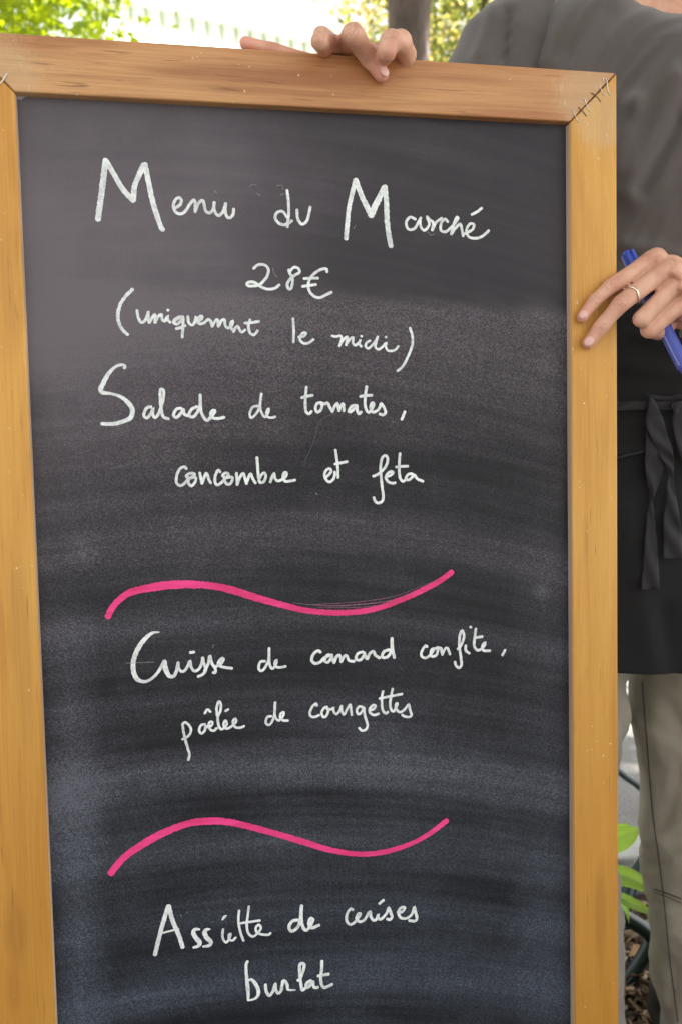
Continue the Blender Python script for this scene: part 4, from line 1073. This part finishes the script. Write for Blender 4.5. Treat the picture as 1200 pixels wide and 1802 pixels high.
# collar stitching
sp = [V[k * 6 + 4] + Vector((0, 0, -.0022)) + Vector((V[k * 6 + 4].x, V[k * 6 + 4].y, 0)).normalized() * .0018 for k in range(nU)]
Vs, Fs = [], []
for k in range(0, nU, 1):
    a, b = sp[k], sp[(k + 1) % nU]
    tube_mesh([a.lerp(b, .1), a.lerp(b, .75)], [.00045] * 2, 5, Vs, Fs)
mesh_obj('stitching', Vs, Fs, plain('stitch_light', (.20, .18, .165), .9), tee)['kind'] = 'stuff'

def sleeve(S_, E_, side, folds):
    d = (E_ - S_).normalized(); L = .21
    u = Vector((0, 1, 0)); u = (u - d * u.dot(d)).normalized(); v = d.cross(u)
    V, F = [], []
    n, m = 64, 46
    for i in range(m + 1):
        t = i / m
        c = S_ + d * (t * L - .045)
        r0 = .028 + .041 * min(1, t * 2.6) ** .6 + .012 * t
        for k in range(n):
            an = 2 * math.pi * k / n
            e = u * math.cos(an) + v * math.sin(an)
            p = c + e * r0
            q = p * 11
            dd = (abs(mnoise.noise(q)) * -1.2 + .3) * .006
            px, py = to_px(p)
            for f in folds:
                ds = seg_dist(px, py, f)
                if ds < f[4] * 3: dd += f[5] * math.exp(-(ds / f[4]) ** 2)
            V.append(p + e * dd - PC)
    for i in range(m):
        for k in range(n): F.append((i * n + k, i * n + (k + 1) % n, (i + 1) * n + (k + 1) % n, (i + 1) * n + k))
    o = mesh_obj('sleeve', V, F, M_TEE, tee, smooth=True)
    s = o.modifiers.new('solid', 'SOLIDIFY'); s.thickness = .0015; s.offset = -1
sleeve(SR, ER, -1, [(870, 20, 840, 100, 12, .006), (895, 20, 890, 110, 8, -.010)])
sleeve(SL, EL, 1, [])

# trousers
def leg(side, rows, folds):
    return loft('trouser_leg', rows, 120, 150, M_TRO, folds, trousers, wr=.006, seed=5 + side, ex=2.1, thick=.0015, wsc=1.1, direc=(-.55, 20, 6.5, .0095))
trousers = loft('trousers', [(.80, 0, .0, .176, .116), (.88, 0, 0, .180, .120), (.96, 0, 0, .176, .118), (1.0, 0, 0, .172, .115)], 100, 30, M_TRO, (), wr=.002, thick=.0015)
# image-right leg (the person's left): inner outline kept to the right of the gap
def at_y(px, py, y):
    d = at(px, py, 1) - CAM
    return CAM + d * ((y - CAM.y) / d.y)
def rowsR():
    out = []
    for py, edge, hw in ((1802, 1166, .084), (1700, 1151, .088), (1600, 1145, .092), (1530, 1141, .092), (1400, 1128, .094), (1290, 1119, .096), (1190, 1115, .098)):
        p = at_y(edge, py, PC.y - .01)
        out.append((p.z, p.x - PC.x + hw, -.01, hw, hw * 1.0))
    z0 = out[0]; out = [(.03, z0[1] + .004, .02, .082, .084)] + out
    out += [(.74, .092, 0, .096, .108), (.84, .092, 0, .092, .112)]
    return out
def rowsL():
    out = []
    for py, edge, hw in ((1802, 1096, .086), (1700, 1092, .088), (1600, 1086, .090), (1500, 1078, .088), (1400, 1078, .088), (1290, 1092, .092), (1190, 1105, .097)):
        p = at_y(edge, py, PC.y - .01)
        out.append((p.z, p.x - PC.x - hw, -.0, hw, hw))
    z0 = out[0]; out = [(.03, z0[1], .02, .084, .084)] + out
    out += [(.74, -.092, 0, .096, .108), (.84, -.092, 0, .092, .112)]
    return out
tf = [(1135, 1200, 1180, 1400, 16, .004), (1180, 1250, 1215, 1330, 14, -.006), (1150, 1480, 1215, 1440, 12, .006), (1150, 1520, 1215, 1500, 10, -.006), (1155, 1585, 1215, 1600, 7, -.005), (1175, 1640, 1210, 1760, 12, .006), (1200, 1350, 1165, 1450, 12, -.006), (1190, 1680, 1180, 1790, 9, -.005)]
legR = leg(1, rowsR(), tf)
legL = leg(-1, rowsL(), [(1092, 1290, 1100, 1200, 5, .004)])
# front seam and knee seam on the visible leg, laid on the cloth
def surf_pt(px, py, ob, lift=.0012):
    """closest cloth point to the line of sight, found on the mesh itself"""
    bpy_inv = Vector(person.location)
    best = None
    o_ = CAM - bpy_inv; d_ = (at(px, py, 1) - CAM).normalized()
    hit, loc, nrm, _ = ob.ray_cast(o_, d_)
    if hit: return loc - d_ * lift
    return None
bpy.context.view_layer.update()
def seam(pts, w_, ob, nm='seam', par=None):
    Q = crm(pts, 10)
    P = [surf_pt(a, b, ob) for a, b in Q]
    P = [p for p in P if p is not None]
    if len(P) < 3: return
    V, F = tube_mesh(P, [w_] * len(P), 6)
    mesh_obj(nm, V, F, M_SEAM, par or ob)
seam([(1129, 1200), (1137, 1300), (1147, 1425), (1157, 1500), (1168, 1590), (1178, 1690), (1192, 1798)], .0007, legR)
seam([(1150, 1565), (1172, 1572), (1198, 1582)], .0008, legR)
seam([(1150, 1571), (1172, 1578), (1198, 1589)], .0005, legR)

# apron: curved black sheet over the front of the hips
apr_folds = [(1087, 712, 1140, 708, 4, .003), (1087, 800, 1135, 790, 6, .004), (1087, 640, 1200, 660, 16, .004), (1100, 900, 1150, 1150, 25, .004), (1170, 1080, 1190, 1190, 20, -.006), (1087, 735, 1200, 730, 5, -.003), (1120, 590, 1200, 610, 10, .004)]
pz_ = at(1140, 1191, 1.03).z
apron = loft('apron', [(pz_, 0, 0, .205, .166), (.74, 0, 0, .204, .160), (.84, 0, 0, .202, .152), (.92, 0, 0, .200, .146), (.99, 0, 0, .196, .141), (1.04, 0, 0, .192, .138), (1.105, 0, 0, .191, .138)], 170, 110, M_APR, apr_folds, wr=.003, seed=9, ex=2.6, closed=False, a0=R(175), a1=R(365), thick=.0016)
bpy.context.view_layer.update()
def strip_on(ob, pts, name, mat, off=.004, par=None, n=8):
    """ribbon of cloth lying on ob; pts: (x, y, width_px)"""
    Q = crm(pts, n)
    V, F = [], []
    T = np.gradient(Q[:, :2], axis=0); T /= np.linalg.norm(T, axis=1)[:, None] + 1e-9
    m = 6; rows = 0
    for i, (a, b, w_) in enumerate(Q):
        base = surf_pt(a, b, ob, off)
        if base is None: continue
        dp = (base + PC - CAM).dot(FWD)
        nx, ny = -T[i][1], T[i][0]
        for j in range(m + 1):
            s = (j / m - .5)
            q = at(a + nx * w_ * s, b + ny * w_ * s, dp + .002 * math.cos(s * 5 + i * .35) + (.0015 * math.sin(i * .5 + j))) - PC
            V.append(q)
        rows += 1
    for i in range(rows - 1):
        for j in range(m): F.append((i * (m + 1) + j, i * (m + 1) + j + 1, (i + 1) * (m + 1) + j + 1, (i + 1) * (m + 1) + j))
    o = mesh_obj(name, V, F, mat, par or ob, smooth=True)
    s = o.modifiers.new('solid', 'SOLIDIFY'); s.thickness = .001; s.offset = 0
    return o
tz = lambda pts: [(1040 + a / 3.106, 640 + b / 3.106, c / 3.106) for a, b, c in pts]
strip_on(apron, [(1080, 716, 15), (1120, 714, 15), (1160, 713, 15), (1215, 714, 15)], 'waist_strap', cloth('apron_strap', (.018, .017, .018), (.026, .025, .026), 700, .85), .0035)
strip_on(apron, tz([(310, 370, 20), (330, 440, 70), (345, 520, 105), (340, 620, 80), (332, 720, 22), (328, 760, 14), (324, 830, 38), (325, 950, 60), (325, 1080, 80), (323, 1235, 98)]), 'tie_ribbon', M_TIE, .0075)
strip_on(apron, tz([(325, 170, 14), (335, 230, 45), (345, 310, 92), (372, 400, 90), (405, 480, 78), (428, 550, 45), (436, 605, 22), (432, 650, 35), (436, 740, 55), (440, 860, 88), (445, 960, 100), (447, 1065, 108)]), 'tie_ribbon', M_TIE, .011)
strip_on(apron, tz([(445, 250, 50), (480, 240, 70), (500, 330, 110), (530, 480, 100), (560, 640, 40)]), 'tie_ribbon', M_TIE, .012)
strip_on(apron, tz([(300, 175, 16), (340, 182, 22), (420, 190, 20), (480, 180, 18), (540, 175, 18)]), 'tie_ribbon', M_TIE, .008)
strip_on(apron, tz([(120, 520, 9), (200, 500, 10), (290, 478, 10)]), 'pocket_edge', M_TIE, .003)

# shoes
M_SHOE = plain('shoe_leather', (.03, .028, .026), .5)
for s in (-1, 1):
    bm = bmesh.new()
    fx = .095 if s > 0 else -.145
    chain(bm, [(Vector((fx, .05, .045)), .040), (Vector((fx, -.05, .038)), .036), (Vector((fx + s * .005, -.15, .034)), .030)])
    ico(bm, Vector((fx, .04, .075)), .042, 3)
    HV, HF = remeshed(bm, .005, 4)
    HV[:, 2] = np.maximum(HV[:, 2], .004)
    mesh_obj('shoe', [tuple(x) for x in HV], HF, M_SHOE, person, smooth=True)

# ------------------------------------------------------------------ blue pen in the hand
pa, pb = at(1102, 446, .893), at(1203, 646, .878)
pen = empty('blue_pen', pa.lerp(pb, .5))
tag(pen, 'blue plastic pen with a clip, held in the fingers beside the right stile', 'pen')
PO = pa.lerp(pb, .5)
M_BLUE = plain('blue_plastic', (.03, .075, .50), .3); M_BLUE2 = plain('blue_barrel', (.055, .075, .36), .45)
pd_ = (pb - pa).normalized(); PL = (pb - pa).length
pu = (-FWD - pd_ * (-FWD).dot(pd_)).normalized(); ps = pd_.cross(pu)
def pen_tube(name, t0, t1, r0, r1, mat, n=20):
    ts = np.linspace(t0, t1, 6)
    P = [pa + pd_ * t - PO for t in ts]
    V, F = tube_mesh(P, np.interp(ts, [t0, t1], [r0, r1]), n)
    return mesh_obj(name, V, F, mat, pen, smooth=False)
o = pen_tube('cap', .0, .040, .0066, .0078, M_BLUE); bv = o.modifiers.new('b', 'BEVEL'); bv.width = .0012; bv.segments = 2; bv.limit_method = 'ANGLE'
o = pen_tube('cap_button', -.0025, .001, .0030, .0034, M_BLUE)
o = pen_tube('barrel', .0395, PL, .0072, .0072, M_BLUE2)
o = pen_tube('tip', PL - .0005, PL + .016, .0065, .0018, M_BLUE2)
bm = bmesh.new()
rot = Matrix((ps, pd_, pu)).transposed()
box_bm(bm, pa + pd_ * .018 + pu * .0095 - ps * .003 - PO, (.0030, .034, .0016), rot)
box_bm(bm, pa + pd_ * .0025 + pu * .0075 - ps * .003 - PO, (.0030, .003, .0050), rot)
bm_obj('clip', bm, M_BLUE, pen, bevel=.0005)
bm = bmesh.new()
for k in range(26): box_bm(bm, pa + pd_ * (.085 + k * .0018) + pu * .0045 + ps * .0060 - PO, (.0014, .0009, .0022), rot)
o = bm_obj('grip_ribs', bm, plain('grip', (.25, .30, .62), .4), pen); o['kind'] = 'stuff'

# ------------------------------------------------------------------ things on the ground behind the legs
M_TUBE = plain('green_metal', (.012, .028, .024), .22)
def hoop(pts, r_, label, grp):
    P = crm([tuple(at(*p)) for p in pts], 10)
    o0 = Vector(P[0]); o0.z = 0
    e = empty('bent_tube', o0)
    tag(e, label, 'tube', grp)
    V, F = tube_mesh([Vector(p) - o0 for p in P], [r_] * len(P), 16)
    mesh_obj('tube', V, F, M_TUBE, e, smooth=True)
    return e
hoop([(1010, 1250, 2.05), (1050, 1320, 2.05), (1094, 1362, 2.05), (1130, 1390, 2.05), (1180, 1450, 2.05), (1230, 1560, 2.05), (1260, 1700, 2.0)], .0085, 'thin dark tube with a sky blue highlight on the pavement', None)
hoop([(1092, 1640, 1.62), (1100, 1590, 1.64), (1114, 1545, 1.66), (1135, 1512, 1.68), (1165, 1490, 1.70), (1200, 1490, 1.72), (1240, 1530, 1.72), (1260, 1620, 1.70)], .0135, 'dark green arched garden tube curving behind the knee', None)
hoop([(1040, 1620, 1.42), (1085, 1612, 1.42), (1112, 1622, 1.42), (1138, 1640, 1.42), (1165, 1668, 1.42), (1190, 1710, 1.42), (1200, 1780, 1.42), (1200, 1850, 1.42)], .0125, 'dark green tube lying above the mulch beside the plant', None)
hoop([(1145, 1658, 1.47), (1128, 1690, 1.47), (1108, 1720, 1.47), (1090, 1752, 1.46), (1060, 1800, 1.45), (1020, 1870, 1.44)], .0125, 'dark green tube slanting down to the mulch behind the frame', None)

# leafy plant with broad bright leaves
M_PLANT = leaf_mat('plant_leaf', (.22, .42, .05), (.40, .60, .13), .45, .3)
M_VEIN = plain('leaf_vein', (.55, .72, .32), .4)
pl = empty('broad_leaf_plant', (.38, 1.42, 0))
tag(pl, 'low plant with broad light green leaves beside the right stile', 'plant')
def big_leaf(pts, wmax, name='leaf', tiltv=(0, -.3, 1)):
    P = crm([tuple(at(*p) - Vector(pl.location)) for p in pts], 8)
    V, F = [], []
    n = len(P)
    for i in range(n):
        t = i / (n - 1)
        d = Vector(P[min(i + 1, n - 1)] - P[max(i - 1, 0)]).normalized()
        nn = Vector(tiltv).normalized(); s = d.cross(nn).normalized(); nn = s.cross(d)
        wd = wmax * (math.sin(math.pi * min(1, t * 1.02 + .03)) ** .75) * (1 - .15 * t)
        for j in range(7):
            u_ = (j / 6 - .5)
            V.append(Vector(P[i]) + s * wd * u_ + nn * (abs(u_) * wd * .25 + (.0012 if j in (1, 5) else 0)))
    for i in range(n - 1):
        for j in range(6): F.append((i * 7 + j, i * 7 + j + 1, (i + 1) * 7 + j + 1, (i + 1) * 7 + j))
    lf = mesh_obj(name, V, F, M_PLANT, pl, smooth=True)
    tube_mesh([V[i * 7 + 3] + Vector((0, 0, .0004)) for i in range(n)], np.linspace(.0011, .0004, n), 5, V2 := [], F2 := [])
    mesh_obj('midrib', V2, F2, M_VEIN, lf)
    return lf
big_leaf([(1040, 1500, 1.40), (1075, 1482, 1.38), (1105, 1468, 1.37), (1126, 1456, 1.37)], .040, tiltv=(.1, -.9, .5))
big_leaf([(1045, 1480, 1.42), (1080, 1462, 1.41), (1110, 1448, 1.40)], .018, tiltv=(.1, -.7, .6))
big_leaf([(1040, 1560, 1.36), (1075, 1540, 1.35), (1105, 1545, 1.34), (1130, 1558, 1.33), (1148, 1572, 1.33)], .032, tiltv=(-.1, -.75, .6))
big_leaf([(1045, 1605, 1.36), (1080, 1580, 1.35), (1110, 1590, 1.34), (1135, 1602, 1.34), (1152, 1616, 1.33)], .020, tiltv=(-.1, -.6, .8))
big_leaf([(1060, 1600, 1.38), (1085, 1585, 1.37), (1100, 1600, 1.36), (1106, 1625, 1.36)], .014)
base = Vector((0, 0, 0))
for px, py, d in ((1040, 1500, 1.40), (1045, 1480, 1.42), (1040, 1560, 1.36), (1045, 1605, 1.36), (1060, 1600, 1.38)):
    e = at(px, py, d) - Vector(pl.location)
    V, F = tube_mesh([tuple(q) for q in crm([(e.x * .4, e.y * .4, -.02), (e.x * .7, e.y * .7, e.z * .6), tuple(e)], 5)], [.003] * 11, 6)
    mesh_obj('stem', V, F, M_PLANT, pl, smooth=True)
# fallen dry leaf
dl = at(1128, 1748, 1.5); dl.z = .02
V = [dl + Vector((a * .028, b * .035, c * .03)) for a, b, c in ((-1, -.1, .2), (-.4, .5, .5), (.3, .45, .4), (1, .1, .1), (.4, -.45, .5), (-.4, -.5, .6), (0, 0, .0))]
o0 = Vector((dl.x, dl.y, 0))
o = mesh_obj('fallen_leaf', [v - o0 for v in V], [(0, 1, 6), (1, 2, 6), (2, 3, 6), (3, 4, 6), (4, 5, 6), (5, 0, 6)], plain('dry_leaf', (.34, .20, .10), .8))
o.location = o0
tag(o, 'dry tan fallen leaf on the bark mulch', 'leaf')
